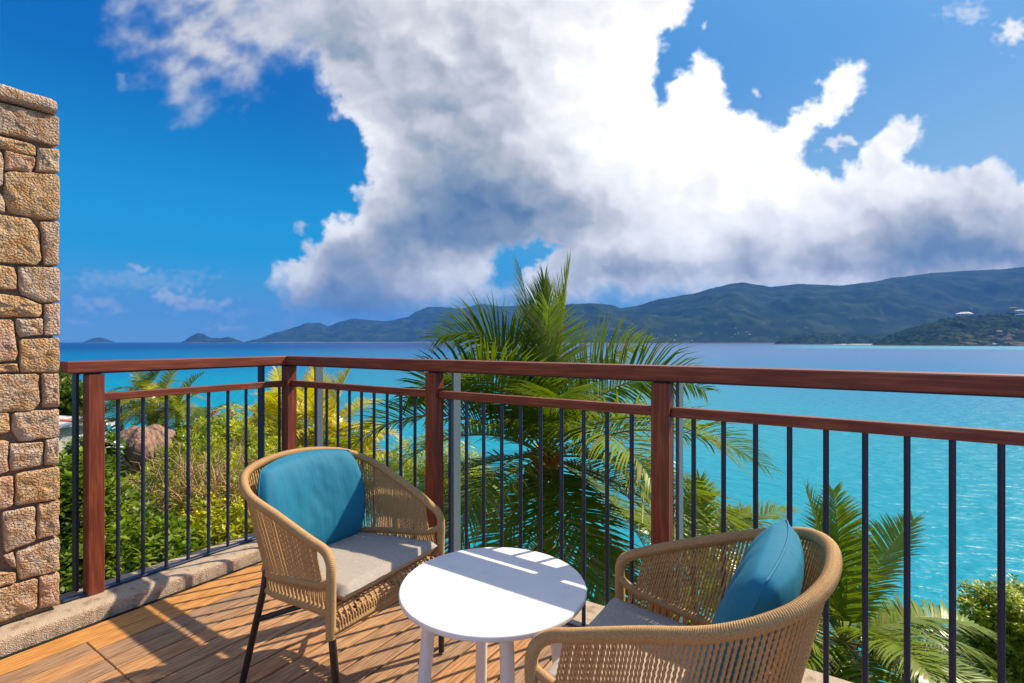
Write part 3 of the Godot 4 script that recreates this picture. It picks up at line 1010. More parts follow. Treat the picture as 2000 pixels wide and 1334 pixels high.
func build_stone_wall() -> void:
	var o := thing("stone_wall", "rough tan granite wall of irregular fitted stones ending beside the railing", "wall", W(-3.06, 0.07, 0.0))
	var core := Shape.new()
	core.box(Vector3(-0.157, 1.135, 0.84), Vector3(0.30, 2.27, 3.26), 0.004)
	put("mortar_core", core.mesh(), mat["mortar"], o)
	var r := RandomNumberGenerator.new()
	r.seed = 31
	var polys := []
	for st in STONES:
		var p := PackedVector2Array()
		for i in range(0, st.size(), 2):
			p.append(Vector2(st[i], st[i + 1] - 0.07))
		# those that run on behind the picture's edge get the rest of their length
		var more := r.randf_range(0.03, 0.13)
		for i in p.size():
			if p[i].x < 0.609:
				p[i].x = 0.50
		polys.append(p)
	# plainer courses further along
	var y := 0.02
	while y < 2.22:
		var tall := r.randf_range(0.13, 0.24)
		if y + tall > 2.14:
			tall = 2.265 - y
		var u := 0.493
		while u > -2.4:
			var wide := r.randf_range(0.14, 0.36)
			var j := func() -> float: return r.randf_range(-0.008, 0.008)
			polys.append(PackedVector2Array([Vector2(u - wide + j.call(), y + 0.004), Vector2(u - 0.004 + j.call(), y + 0.004 + j.call()), Vector2(u - 0.004 + j.call(), y + tall + j.call()), Vector2(u - wide * 0.5, y + tall + j.call()), Vector2(u - wide + j.call(), y + tall + j.call())]))
			u -= wide + 0.004
		y += tall + 0.004
	for i in polys.size():
		var p: PackedVector2Array = polys[i]
		if Geometry2D.is_polygon_clockwise(p):
			p.reverse()
		var tone := r.randi() % 5
		if i in [1, 7, 9, 11]:
			tone = 3
		piece("stone", i, stone_mesh(p, 0.05, 600 + i), mat["stone" + str(tone)], o)
	var k := 0
	var u := 0.797
	for wide in [0.9, 0.8, 0.85, 0.7]:
		var c := cap_stone(wide - 0.006, 700 + k)
		piece("cap_stone", k, c, mat["stone2"], o, Vector3(-0.14, 2.268, -(u - wide * 0.5)))
		u -= wide
		k += 1


func cap_stone(wide: float, sd: int) -> ArrayMesh:
	var s := Shape.new()
	var f := noise(FastNoiseLite.TYPE_SIMPLEX, 16.0, 3, sd)
	var outline := [Vector2(-0.2, 0.0), Vector2(0.150, 0.0), Vector2(0.172, 0.006), Vector2(0.180, 0.02), Vector2(0.180, 0.046), Vector2(0.172, 0.060), Vector2(0.158, 0.066), Vector2(-0.2, 0.066)]
	var steps := 40
	for i in steps + 1:
		var z := lerpf(-wide * 0.5, wide * 0.5, float(i) / steps)
		var edge := 0.0 if i > 0 and i < steps else 0.006
		for q in outline:
			var d := f.get_noise_3d(q.x * 2.0, q.y * 2.0, z) * 0.006
			s.p(Vector3(q.x - (edge if q.x > 0.0 else 0.0) + d, q.y + d * 0.6, z))
	var w := outline.size()
	for i in steps:
		for j in w:
			var a := i * w + j
			var b := i * w + (j + 1) % w
			s.quad(a, b, b + w, a + w)
	for e in 2:
		var f0 := s.v.size()
		for j in w:
			s.p(s.v[e * steps * w + j])
		for j in range(1, w - 1):
			if e == 0:
				s.tri(f0, f0 + j + 1, f0 + j)
			else:
				s.tri(f0, f0 + j, f0 + j + 1)
	return s.mesh()


# ---------------------------------------------------------------- railing

func mitre_bar(from: Vector3, to: Vector3, low: float, high: float, inner: Vector2, outer: Vector2, ch: float) -> ArrayMesh:
	# bar of the handrail between two plan lines: inner/outer give the overlap at both ends along the bar
	var s := Shape.new()
	var dir := (to - from).normalized()
	var side := dir.cross(Vector3.UP)
	var wide := 0.11
	var inside := (from + to) * 0.5 + Vector3(0, (low + high) * 0.5, 0)
	var ring := []
	var y := [low, high]
	var sect := [Vector2(-wide * 0.5, low + ch), Vector2(-wide * 0.5 + ch, low), Vector2(wide * 0.5 - ch, low), Vector2(wide * 0.5, low + ch), Vector2(wide * 0.5, high - ch), Vector2(wide * 0.5 - ch, high), Vector2(-wide * 0.5 + ch, high), Vector2(-wide * 0.5, high - ch)]
	var ends := [[], []]
	for e in 2:
		for q in sect:
			var f: float = (q.x + wide * 0.5) / wide
			var along: float = lerpf(inner[e], outer[e], f)
			var base: Vector3 = from if e == 0 else to
			ends[e].append(base + dir * along + side * q.x + Vector3(0, q.y, 0))
	for i in sect.size():
		var j := (i + 1) % sect.size()
		s.face([ends[0][i], ends[0][j], ends[1][j], ends[1][i]], inside)
	s.face(ends[0], inside)
	s.face(ends[1], inside)
	return s.mesh()


func bar(a: Vector3, b: Vector3, ch := 0.003) -> ArrayMesh:
	var s := Shape.new()
	s.box((a + b) * 0.5, (b - a).abs(), ch)
	return s.mesh()


func build_railing() -> void:
	var o := thing("balcony_railing", "red-brown timber railing with dark steel balusters round the balcony corner", "railing")
	# handrails meet in a mitre at the corner
	put("handrail", mitre_bar(W(-3.115, 0, 0.842), W(-3.115, 0, 2.005), 1.150, 1.205, Vector2(0, 0.055), Vector2(0, -0.055), 0.004), mat["rail2"], o)
	put("handrail", mitre_bar(W(-3.115, 0, 2.005), W(1.7, 0, 2.005), 1.150, 1.2052, Vector2(-0.055, 0), Vector2(0.055, 0), 0.004), mat["rail0"], o)
	# posts
	for q in [[-3.101, 0.953], [-3.098, 1.996]]:
		put("timber_post", bar(W(q[0] - 0.035, 0.068, q[1] - 0.034), W(q[0] + 0.035, 1.141, q[1] + 0.034), 0.004), mat["rail1"], o)
	for v in [-1.815, -0.622, 0.572]:
		put("timber_post", bar(W(v - 0.035, 0.068, 1.960), W(v + 0.035, 1.141, 2.030), 0.004), mat["rail1"], o)
	# middle rails between the posts
	put("middle_rail", bar(W(-3.12, 1.007, 0.988), W(-3.08, 1.045, 1.961), 0.003), mat["rail2"], o)
	for q in [[-3.062, -1.851], [-1.779, -0.658], [-0.586, 0.536], [0.608, 1.7]]:
		put("middle_rail", bar(W(q[0], 1.007, 1.983), W(q[1], 1.045, 2.023), 0.003), mat["rail0"], o)
	# steel flats behind the posts, flat bar on the kerb, round bars between
	put("steel_post", bar(W(-3.235, 0.07, 0.905), W(-3.175, 1.149, 0.917), 0.002), mat["steel"], o)
	put("steel_post", bar(W(-3.205, 0.07, 1.842), W(-3.145, 1.149, 1.856), 0.002), mat["steel"], o)
	for v in [-2.895, -1.735, -0.578]:
		put("steel_post", bar(W(v - 0.007, 0.07, 2.045), W(v + 0.007, 1.149, 2.105), 0.002), mat["steel_light"], o)
	put("bottom_bar", bar(W(-3.118, 0.071, 0.83), W(-3.082, 0.081, 1.99), 0.002), mat["steel"], o)
	put("bottom_bar", bar(W(-3.082, 0.071, 1.982), W(1.7, 0.0812, 2.018), 0.002), mat["steel"], o)
	put("cap_bar", bar(W(-3.145, 1.143, 0.87), W(-3.085, 1.1495, 2.03), 0.001), mat["steel"], o)
	put("cap_bar", bar(W(-3.085, 1.1425, 1.975), W(1.7, 1.1492, 2.035), 0.001), mat["steel"], o)
	var rod := Shape.new()
	rod.tube(PackedVector3Array([Vector3(0, 0.078, 0), Vector3(0, 1.010, 0)]), 0.0088, 12)
	var rod_mesh := rod.mesh()
	var k := 0
	for i in 9:
		piece("baluster", k, rod_mesh, mat["steel"], o, W(-3.1, 0, 1.052 + 0.1095 * i))
		k += 1
	for start in [[-2.924, 10], [-1.713, 10], [-0.504, 10], [0.68, 9]]:
		for i in start[1]:
			piece("baluster", k, rod_mesh, mat["steel"], o, W(start[0] + 0.1072 * i, 0, 2.0))
			k += 1


# ---------------------------------------------------------------- rope armchairs, cushions, table

func wrapped(line: PackedVector3Array, radius: float, pitch: float, sides := 12) -> ArrayMesh:
	# a frame tube wound with cord: fine slanting ridges
	var pts := even(line, pitch * 0.25)
	var s := Shape.new()
	s.tube(pts, radius, sides)
	var per := sides + 1
	for i in pts.size():
		for j in per:
			var k := i * per + j
			var ph := TAU * (i * 0.25 + 1.2 * float(j) / sides)
			var d := s.v[k] - pts[i]
			s.v[k] = pts[i] + d * (1.0 + 0.0016 / radius * (absf(sin(ph * 0.5)) * 1.6 - 0.8))
	return s.mesh()


func cord(a: Vector3, b: Vector3, bow: Vector3, radius: float) -> ArrayMesh:
	# twisted three-ply cord from a to b
	var s := Shape.new()
	var length := a.distance_to(b)
	var steps := maxi(6, int(length / 0.0034))
	var t := (b - a).normalized()
	var nx := t.cross(Vector3(0.3, 0.1, 0.9)).normalized()
	var ny := t.cross(nx)
	var sides := 6
	for i in steps + 1:
		var f := float(i) / steps
		var mid := a.lerp(b, f) + bow * (4.0 * f * (1.0 - f))
		for j in sides:
			var ang := TAU * j / sides
			var r := radius * (1.0 + 0.30 * cos(3.0 * (ang - f * length / 0.017 * TAU / 3.0)))
			s.p(mid + (nx * cos(ang) + ny * sin(ang)) * r)
	for i in steps:
		for j in sides:
			var a0 := i * sides + j
			var a1 := i * sides + (j + 1) % sides
			s.quad(a0, a1, a1 + sides, a0 + sides)
	return s.mesh()


func mirrored(half: Array, tip: Vector3) -> PackedVector3Array:
	# control points (behind the front post, to the side, height) of one side -> the whole U, front at x = 0
	var out := PackedVector3Array()
	for q in half:
		out.append(Vector3(-q[0], q[2], q[1]))
	out.append(Vector3(-tip.x, tip.z, 0.0))
	for i in range(half.size() - 1, -1, -1):
		out.append(Vector3(-half[i][0], half[i][2], -half[i][1]))
	return out


func pillow(wide: float, tall: float, thick: float, bend: float, square: float, sd: int) -> Array:
	# [cushion, seam]: soft bag bent about its height, seam round its rim
	var s := Shape.new()
	var f := noise(FastNoiseLite.TYPE_SIMPLEX, 2.6, 3, sd)
	var m := 34
	for side in 2:
		var first := s.v.size()
		for i in m + 1:
			for j in m + 1:
				var a := 2.0 * i / m - 1.0
				var b := 2.0 * j / m - 1.0
				# square to rounded outline
				var pa := a * sqrt(1.0 - square * b * b)
				var pb := b * sqrt(1.0 - square * a * a)
				var full := pow(maxf(0.0, (1.0 - pow(absf(a), 3.0)) * (1.0 - pow(absf(b), 3.0))), 0.45)
				var z := pa * wide * 0.5
				var y := pb * tall * 0.5
				var crease := (0.006 * f.get_noise_3d(z * 4.0, y * 1.5, side * 3.0) + 0.002 * f.get_noise_3d(z * 14.0, y * 4.0, side * 5.0)) * full
				var x := (thick * 0.5 * full + crease) * (1.0 if side == 0 else -1.0) + bend * z * z
				s.p(Vector3(x, y, z))
		for i in m:
			for j in m:
				var a0 := first + i * (m + 1) + j
				if side == 0:
					s.quad(a0, a0 + m + 1, a0 + m + 2, a0 + 1)
				else:
					s.quad(a0, a0 + 1, a0 + m + 2, a0 + m + 1)
	# z runs with i and y with j; seen from +x that is clockwise, so both sheets are turned round
	for k in range(0, s.ix.size(), 3):
		var t := s.ix[k + 1]
		s.ix[k + 1] = s.ix[k + 2]
		s.ix[k + 2] = t
	var rim := PackedVector3Array()
	for k in 121:
		var g := fmod(float(k) / 30.0, 4.0)
		var a := clampf([2.0 * g - 1.0, 1.0, 5.0 - 2.0 * g, -1.0][mini(int(g), 3)], -1.0, 1.0)
		var b := clampf([-1.0, 2.0 * g - 3.0, 1.0, 7.0 - 2.0 * g][mini(int(g), 3)], -1.0, 1.0)
		var z := a * sqrt(1.0 - square * b * b) * wide * 0.5
		rim.append(Vector3(bend * z * z, b * sqrt(1.0 - square * a * a) * tall * 0.5, z))
	var seam := Shape.new()
	seam.tube(rim, 0.0028, 6, false)
	return [s.mesh(), seam.mesh()]


func seat_pad() -> ArrayMesh:
	var s := Shape.new()
	var m := 28
	var f := noise(FastNoiseLite.TYPE_SIMPLEX, 3.0, 2, 881)
	# top and bottom sheets over a tapered plan with rounded back corners
	for side in 2:
		for i in m + 1:
			for j in m + 1:
				var a := 2.0 * i / m - 1.0
				var b := float(j) / m
				var half := lerpf(0.246, 0.222, b)
				var corner := smooth(0.62, 1.0, b)
				half *= sqrt(maxf(0.05, 1.0 - 0.42 * corner * corner * 1.0))
				var x := 0.016 - b * 0.50 + 0.015 * (1.0 - a * a) * (1.0 if b > 0.5 else 0.0) * (b - 0.5) * -2.0
				var edge := minf(minf((1.0 - absf(a)) * half, b * 0.50), (1.0 - b) * 0.50)
				var round_off := 1.0 - pow(clampf(1.0 - edge / 0.011, 0.0, 1.0), 2.2)
				var dome := 0.008 * (1.0 - a * a) * sin(PI * clampf(b, 0.0, 1.0))
				var y := 0.454 - 0.034 * b
				var hgt := (0.022 + dome) * sqrt(maxf(round_off, 0.0)) if side == 0 else -0.024 * sqrt(maxf(round_off, 0.0))
				s.p(Vector3(x, y + hgt + 0.002 * f.get_noise_2d(a, b * 2.0), a * half))
	var n := (m + 1) * (m + 1)
	for i in m:
		for j in m:
			var k := i * (m + 1) + j
			s.quad(k, k + m + 1, k + m + 2, k + 1)
			s.quad(n + k, n + k + 1, n + k + m + 2, n + k + m + 1)
	for k in range(0, s.ix.size(), 3):
		var t := s.ix[k + 1]
		s.ix[k + 1] = s.ix[k + 2]
		s.ix[k + 2] = t
	return s.mesh()


func build_chair() -> Node3D:
	var o := thing("rope_armchair", "", "armchair")
	var rim_half := [[0.0, 0.286, 0.330], [-0.001, 0.286, 0.450], [-0.002, 0.286, 0.541], [0.012, 0.280, 0.580], [0.047, 0.274, 0.606], [0.114, 0.285, 0.633], [0.26, 0.297, 0.687], [0.416, 0.303, 0.739], [0.533, 0.246, 0.783], [0.590, 0.134, 0.805]]
	var rim := spline(mirrored(rim_half, Vector3(0.605, 0, 0.813)), 14)
	put("frame_rim", wrapped(rim, 0.0155, 0.0048), mat["rope"], o)
	var ring_half := [[0.0, 0.280, 0.517], [0.03, 0.276, 0.500], [0.075, 0.272, 0.485], [0.2, 0.268, 0.468], [0.36, 0.258, 0.447], [0.46, 0.205, 0.436], [0.505, 0.11, 0.432]]
	var ring := spline(mirrored(ring_half, Vector3(0.515, 0, 0.430)), 14)
	put("seat_ring", wrapped(ring, 0.0125, 0.0048), mat["rope"], o)
	var low_half := [[0.0, 0.280, 0.405], [0.1, 0.272, 0.402], [0.36, 0.252, 0.383], [0.46, 0.19, 0.376], [0.49, 0.1, 0.374]]
	var low := spline(mirrored(low_half, Vector3(0.495, 0, 0.373)), 14)
	put("lower_ring", wrapped(low, 0.0150, 0.0048), mat["rope"], o)
	put("front_rail", wrapped(PackedVector3Array([Vector3(0, 0.352, 0.284), Vector3(0.004, 0.350, 0.1), Vector3(0.004, 0.350, -0.1), Vector3(0, 0.352, -0.284)]), 0.0165, 0.0048), mat["rope"], o)
	# cords from the rim down to the seat ring
	var rim_e := even(rim, 0.002)
	var ring_e := even(ring, 0.002)
	var r0 := 0
	while rim_e[r0].x > -0.085 or rim_e[r0].y < 0.55:
		r0 += 1
	var g0 := 0
	while ring_e[g0].x > -0.055:
		g0 += 1
	var count := 128
	for i in count:
		var f := float(i) / (count - 1)
		# the cords stand closer along the arms than round the back
		var w := f - 0.045 * sin(TAU * f)
		var a := rim_e[int(lerpf(r0, rim_e.size() - 1 - r0, w))]
		var b := ring_e[int(lerpf(g0, ring_e.size() - 1 - g0, w))]
		var side := Vector3(0, 0, 0.005 if i % 2 == 0 else -0.001) * signf(a.z)
		piece("rope_strand", i, cord(a, b, side * 0.2, 0.0034), mat["rope"], o)
	# short loops between the two rings, and the netting of the front
	var low_e := even(low, 0.002)
	var web := Shape.new()
	for i in 120:
		var f := (i + 0.5) / 120.0
		var a := ring_e[int(lerpf(20, ring_e.size() - 21, f))]
		var b := low_e[int(lerpf(8, low_e.size() - 9, clampf(f + (0.003 if i % 2 == 0 else -0.003), 0.0, 1.0)))]
		var out := (a * Vector3(1, 0, 1) - Vector3(-0.2, 0, 0)).normalized() * 0.004
		web.tube(PackedVector3Array([a + out, a.lerp(b, 0.5) + out * 1.8, b + out]), 0.0034, 5, false)
	put("side_webbing", web.mesh(), mat["rope"], o).set_meta("kind", "stuff")
	var net := Shape.new()
	for k in 5:
		var y := 0.372 + 0.012 * k
		var x := 0.010 - 0.008 * k
		net.tube(PackedVector3Array([Vector3(x, y, 0.272), Vector3(x + 0.004, y - 0.002, 0.0), Vector3(x, y, -0.272)]), 0.003, 5, false)
	for i in 46:
		var z := lerpf(0.262, -0.262, i / 45.0)
		var z2 := z + (0.010 if i % 2 == 0 else -0.004)
		net.tube(PackedVector3Array([Vector3(0.016, 0.352, z), Vector3(0.014, 0.378, z), Vector3(-0.002, 0.400, z2), Vector3(-0.03, 0.418, z2)]), 0.0034, 5, false)
	put("front_webbing", net.mesh(), mat["rope"], o).set_meta("kind", "stuff")
	var base := Shape.new()
	base.box(Vector3(-0.24, 0.405, 0), Vector3(0.42, 0.012, 0.47), 0.004)
	put("seat_base", base.mesh(), mat["rope"], o)
	put("seat_cushion", seat_pad(), mat["seat_cloth"], o)
	# legs of dark tube
	for z in [0.284, -0.284]:
		var g := Shape.new()
		g.tube(PackedVector3Array([Vector3(0.002, 0.345, z), Vector3(0.022, 0.008, z * 0.93)]), 0.0125, 12)
		put("leg", g.mesh(), mat["leg_metal"], o)
		var h := Shape.new()
		h.tube(PackedVector3Array([Vector3(-0.385, 0.452, z * 0.90), Vector3(-0.40, 0.38, z * 0.90), Vector3(-0.505, 0.008, z * 0.96)]), 0.0125, 12)
		put("leg", h.mesh(), mat["leg_metal"], o)
		var c := Shape.new()
		c.tube(PackedVector3Array([Vector3(-0.434, 0.262, z * 0.92), Vector3(-0.20, 0.345, z * 0.42), Vector3(-0.16, 0.352, 0.0)]), 0.010, 10)
		put("brace", c.mesh(), mat["leg_metal"], o)
	return o


func build_furniture() -> void:
	var chair := build_chair()
	var second: Node3D = chair.duplicate()
	second.name = numbered("rope_armchair")
	add_child(second)
	chair.position = W(-1.434, 0, 1.347)
	chair.rotation.y = 0.058
	second.position = W(-0.641, 0, 1.331)
	second.rotation.y = PI + 0.010
	tag(chair, "tan rope armchair left of the white table, facing right, with a grey seat pad", "armchair", "rope armchairs at the table")
	tag(second, "tan rope armchair right of the white table, facing left, cut by the lower edge", "armchair", "rope armchairs at the table")
	# back cushions
	var p1 := pillow(0.505, 0.425, 0.13, 1.10, 0.29, 901)
	var c1 := thing("back_cushion", "flat teal cushion filling the curved back of the left armchair", "cushion")
	put("cover", p1[0], mat["teal"], c1)
	put("seam", p1[1], mat["teal"], c1)
	c1.transform = chair.transform * Transform3D(Basis(Vector3(0, 0, 1), 0.20), Vector3(-0.462, 0.624, 0.022))
	var p2 := pillow(0.46, 0.42, 0.14, 0.30, 0.18, 902)
	var c2 := thing("back_cushion", "plump teal cushion seen edge-on, leaning in the right armchair", "cushion")
	put("cover", p2[0], mat["teal"], c2)
	put("seam", p2[1], mat["teal"], c2)
	c2.transform = second.transform * Transform3D(Basis(Vector3(0, 0, 1), 0.36), Vector3(-0.440, 0.640, 0.0))
	# table
	var t := thing("side_table", "round white side table with four splayed tube legs between the armchairs", "table", W(-0.990, 0, 1.374), deg_to_rad(33.7))
	var top := Shape.new()
	var edge := [[0.0, 0.4995], [0.25, 0.4995], [0.300, 0.4995], [0.3038, 0.4982], [0.3055, 0.495], [0.3055, 0.486], [0.303, 0.4825], [0.297, 0.4805], [0.0, 0.4805]]
	for i in 97:
		var a := TAU * i / 96.0
		for q in edge:
			top.p(Vector3(cos(a) * q[0], q[1], sin(a) * q[0]))
	var w := edge.size()
	for i in 96:
		for j in w - 1:
			var k := i * w + j
			top.quad(k, k + w, k + w + 1, k + 1)
	for k in range(0, top.ix.size(), 3):
		var x := top.ix[k + 1]
		top.ix[k + 1] = top.ix[k + 2]
		top.ix[k + 2] = x
	put("table_top", top.mesh(), mat["white_paint"], t)
	for i in 4:
		# the angle is measured in the site's axes (e to the right, n ahead), which this node is turned to
		var a := deg_to_rad(13.0 + 90.0 * i)
		var d := Vector3(cos(a), 0, -sin(a))
		var leg := Shape.new()
		leg.tube(spline(PackedVector3Array([d * 0.150 + Vector3(0, 0.462, 0), d * 0.190 + Vector3(0, 0.440, 0), d * 0.209 + Vector3(0, 0.395, 0), d * 0.222 + Vector3(0, 0.25, 0), d * 0.246 + Vector3(0, 0.004, 0)]), 6), 0.0215, 20)
		put("leg", leg.mesh(), mat["white_paint"], t)
	var hub := Shape.new()
	hub.box(Vector3(0, 0.470, 0), Vector3(0.30, 0.022, 0.05), 0.004)
	hub.box(Vector3(0, 0.468, 0), Vector3(0.05, 0.022, 0.30), 0.004)
	put("underframe", hub.mesh(), mat["white_paint"], t)


# ---------------------------------------------------------------- palms, shrubs, trees

const GREEN := Color(0.085, 0.165, 0.016)
const LIME := Color(0.36, 0.42, 0.02)
const GOLD := Color(0.66, 0.56, 0.03)


# one palm frond; az: 0 = site east, 90 = north (away), in degrees; curl bends it down along its length
func frond(az: float, elev: float, length: float, curl: float, spread: float, leaf: float, pairs: int, roll: float, tint: Color, r: RandomNumberGenerator, width := 0.030, thick := 0.022, power := 1.35) -> ArrayMesh:
	var s := Shape.new()
	var a := deg_to_rad(az)
	var flat := site(cos(a), sin(a), 0.0)
	var across := site(-sin(a), cos(a), 0.0)
	var steps := 26
	var line := PackedVector3Array()
	var at := Vector3.ZERO
	var sway := r.randf_range(-0.12, 0.12)
	for i in steps + 1:
		line.append(at)
		var f := float(i) / steps
		var el := deg_to_rad(elev - curl * pow(f, power))
		at += (flat * cos(el) + Vector3.UP * sin(el) + across * sway * f).normalized() * (length / steps)
	var radii := []
	for i in steps + 1:
		radii.append(lerpf(thick, 0.003, pow(float(i) / steps, 0.8)))
	var stalk := tint.lerp(Color(0.34, 0.30, 0.03), 0.75)
	s.tint = stalk
	s.tube(line, radii, 6)
	for side: float in [-1.0, 1.0]:
		for k in pairs:
			var f := lerpf(0.13, 0.995, (k + r.randf_range(-0.3, 0.3)) / (pairs - 1))
			f = clampf(f, 0.1, 0.998)
			var g := f * steps
			var i := mini(int(g), steps - 1)
			var base := line[i].lerp(line[i + 1], g - i)
			var t := (line[i + 1] - line[i]).normalized()
			var out := across
			var up := out.cross(t).normalized()
			if up.y < 0.0 and elev < 85.0:
				up = -up
			var turned := out.rotated(t, roll)
			up = up.rotated(t, roll)
			var lean := lerpf(0.42, 1.0, f * f) + r.randf_range(-0.08, 0.08)
			var fold := (0.40 if curl < 50.0 else 0.24) + r.randf_range(-0.12, 0.12)
			var dir: Vector3 = (turned * side * cos(lean) * spread + t * sin(lean) + up * fold * spread).normalized()
			var size := leaf * (smooth(0.02, 0.32, f) * 0.65 + 0.35) * (1.0 - 0.62 * smooth(0.62, 1.0, f)) * r.randf_range(0.88, 1.08)
			var w := width * (1.0 - 0.4 * smooth(0.6, 1.0, f))
			var wv: Vector3 = dir.cross(up).normalized()
			if wv.length_squared() < 0.5:
				wv = t
			var tone := tint.lerp(tint * Color(1.5, 1.35, 1.1), r.randf() * 0.6)
			if r.randf() < 0.05:
				tone = Color(0.32, 0.25, 0.08)
			var pos := base
			var d := dir
			var first := s.v.size()
			var sag := r.randf_range(0.10, 0.24) * (1.0 if curl < 50.0 else 1.9)
			for m in 4:
				var ww: float = [0.55, 1.0, 0.72, 0.0][m] * w
				s.tint = tone if m < 3 else tone.lerp(Color(0.36, 0.30, 0.08), 0.5)
				# shallow gutter: the midrib lies lower than the edges
				if m < 3:
					s.p(pos - wv * ww * 0.5)
					s.p(pos + wv * ww * 0.5)
				else:
					s.p(pos)
				pos += d * size / 3.0
				d = (d + Vector3.DOWN * sag * (0.5 + m * 0.7)).normalized()
			s.quad(first, first + 1, first + 3, first + 2)
			s.quad(first + 2, first + 3, first + 5, first + 4)
			s.tri(first + 4, first + 5, first + 6)
	return s.mesh()


func palm_trunk(from: Vector3, to: Vector3, r0: float, r1: float) -> ArrayMesh:
	var s := Shape.new()
	var mid := from.lerp(to, 0.45) + site(0.25, -0.2, 0.0) * from.distance_to(to) * 0.06
	var pts := even(spline(PackedVector3Array([from, mid, to]), 10), 0.06)
	var radii := []
	for i in pts.size():
		var f := float(i) / (pts.size() - 1)
		radii.append(lerpf(r0, r1, pow(f, 0.5)) + (0.012 if i % 3 == 0 else 0.0))
	s.tube(pts, radii, 12)
	return s.mesh()


func build_coconut_palm() -> void:
	var r := RandomNumberGenerator.new()
	r.seed = 41
	var crown := site(0.53, 8.0, -0.50)
	var foot := site(0.2, 8.6, ground(0.2, 8.6) - 0.3)
	var o := thing("coconut_palm", "big coconut palm with full green crown just beyond the railing", "palm tree", foot)
	put("trunk", palm_trunk(Vector3.ZERO, crown - foot - Vector3(0, 0.25, 0), 0.20, 0.13), mat["bark"], o)
	var list := [
		# az, elev, length, curl, spread, roll, where along its length it bends
		[20, 84, 2.97, 3, 0.24, 0.0, 1.35], [160, 85, 3.05, 10, 0.34, 0.4, 1.35], [100, 87, 2.8, 6, 0.30, 0.2, 1.35], [262, 84, 2.35, 16, 1.0, 0.0, 1.35], [180, 80, 2.95, 115, 1.0, 0.9, 2.2], [190, 60, 2.75, 112, 1.0, 1.05, 1.8],
		[2, 56, 3.1, 92, 1.0, -1.0, 1.5], [184, 36, 3.3, 80, 1.0, 0.5, 1.35], [352, 26, 3.4, 66, 1.0, -0.5, 1.35], [272, 62, 2.4, 84, 1.0, 0.0, 1.35], [290, 40, 2.9, 84, 1.0, 0.1, 1.35], [322, 42, 3.2, 92, 1.0, -0.3, 1.35],
		[214, 32, 3.1, 90, 1.0, 0.3, 1.35], [318, -4, 3.2, 44, 1.0, -0.1, 1.35], [276, -14, 2.8, 52, 1.0, 0.0, 1.35], [200, 4, 3.1, 62, 1.0, 0.3, 1.35], [150, 42, 3.0, 72, 1.0, 0.4, 1.35],
		[40, 46, 3.0, 72, 1.0, -0.4, 1.35], [344, -16, 3.0, 50, 1.0, -0.2, 1.35], [180, -24, 2.9, 42, 1.0, 0.2, 1.35], [300, -42, 2.8, 28, 1.0, 0.0, 1.35], [252, -46, 2.8, 26, 1.0, 0.0, 1.35],
		[14, 72, 2.6, 70, 1.0, -0.9, 1.5], [222, 66, 2.6, 80, 1.0, 0.6, 1.35], [150, 74, 2.6, 60, 1.0, 0.8, 1.5], [20, -30, 2.9, 36, 1.0, 0.0, 1.35], [330, -55, 2.6, 20, 1.0, 0.0, 1.35], [302, 20, 3.1, 86, 1.0, -0.2, 1.35], [242, 18, 3.0, 84, 1.0, 0.2, 1.35], [335, 8, 3.3, 64, 1.0, -0.4, 1.35], [210, -52, 2.6, 22, 1.0, 0.0, 1.35],
	]
	for i in list.size():
		var f = list[i]
		var tint := Color(0.065, 0.135, 0.012).lerp(Color(0.33, 0.42, 0.022), pow(r.randf(), 1.2) * 0.9)
		if f[1] < 0:
			tint = GREEN.lerp(Color(0.36, 0.42, 0.02), r.randf() * 0.85)
		var m := frond(f[0], f[1], f[2], f[3], f[4], 0.92, 76, f[5], tint, r, 0.034, 0.022, f[6])
		piece("frond", i, m, mat["frond"], o, crown - foot)
	# sheaths and fibre round the growing point, coconuts below them
	var k := 0
	for i in 16:
		var a := TAU * i / 16.0 + r.randf() * 0.3
		var d := Vector3(cos(a), 0, sin(a))
		var s := Shape.new()
		var low := d * 0.11 + Vector3(0, -0.30 + r.randf() * 0.1, 0)
		s.tube(PackedVector3Array([low, low + d * 0.06 + Vector3(0, 0.22, 0), low + d * r.randf_range(0.12, 0.3) + Vector3(0, r.randf_range(0.30, 0.46), 0)]), [0.05, 0.035, 0.008], 6)
		piece("sheath", k, s.mesh(), mat["husk"], o, crown - foot)
		k += 1
	var nut := SphereMesh.new()
	nut.radius = 0.10
	nut.height = 0.25
	nut.radial_segments = 16
	nut.rings = 8
	for i in 8:
		var a := TAU * i / 8.0 + 0.3
		var c := piece("coconut", i, nut, plain(Color(0.50, 0.44, 0.09) if i % 3 else Color(0.58, 0.36, 0.10), 0.45), o, crown - foot + Vector3(cos(a) * 0.24, -0.26 - 0.12 * (i % 3), sin(a) * 0.24))
		c.rotation = Vector3(r.randf() * 0.5, 0, r.randf() * 0.5)


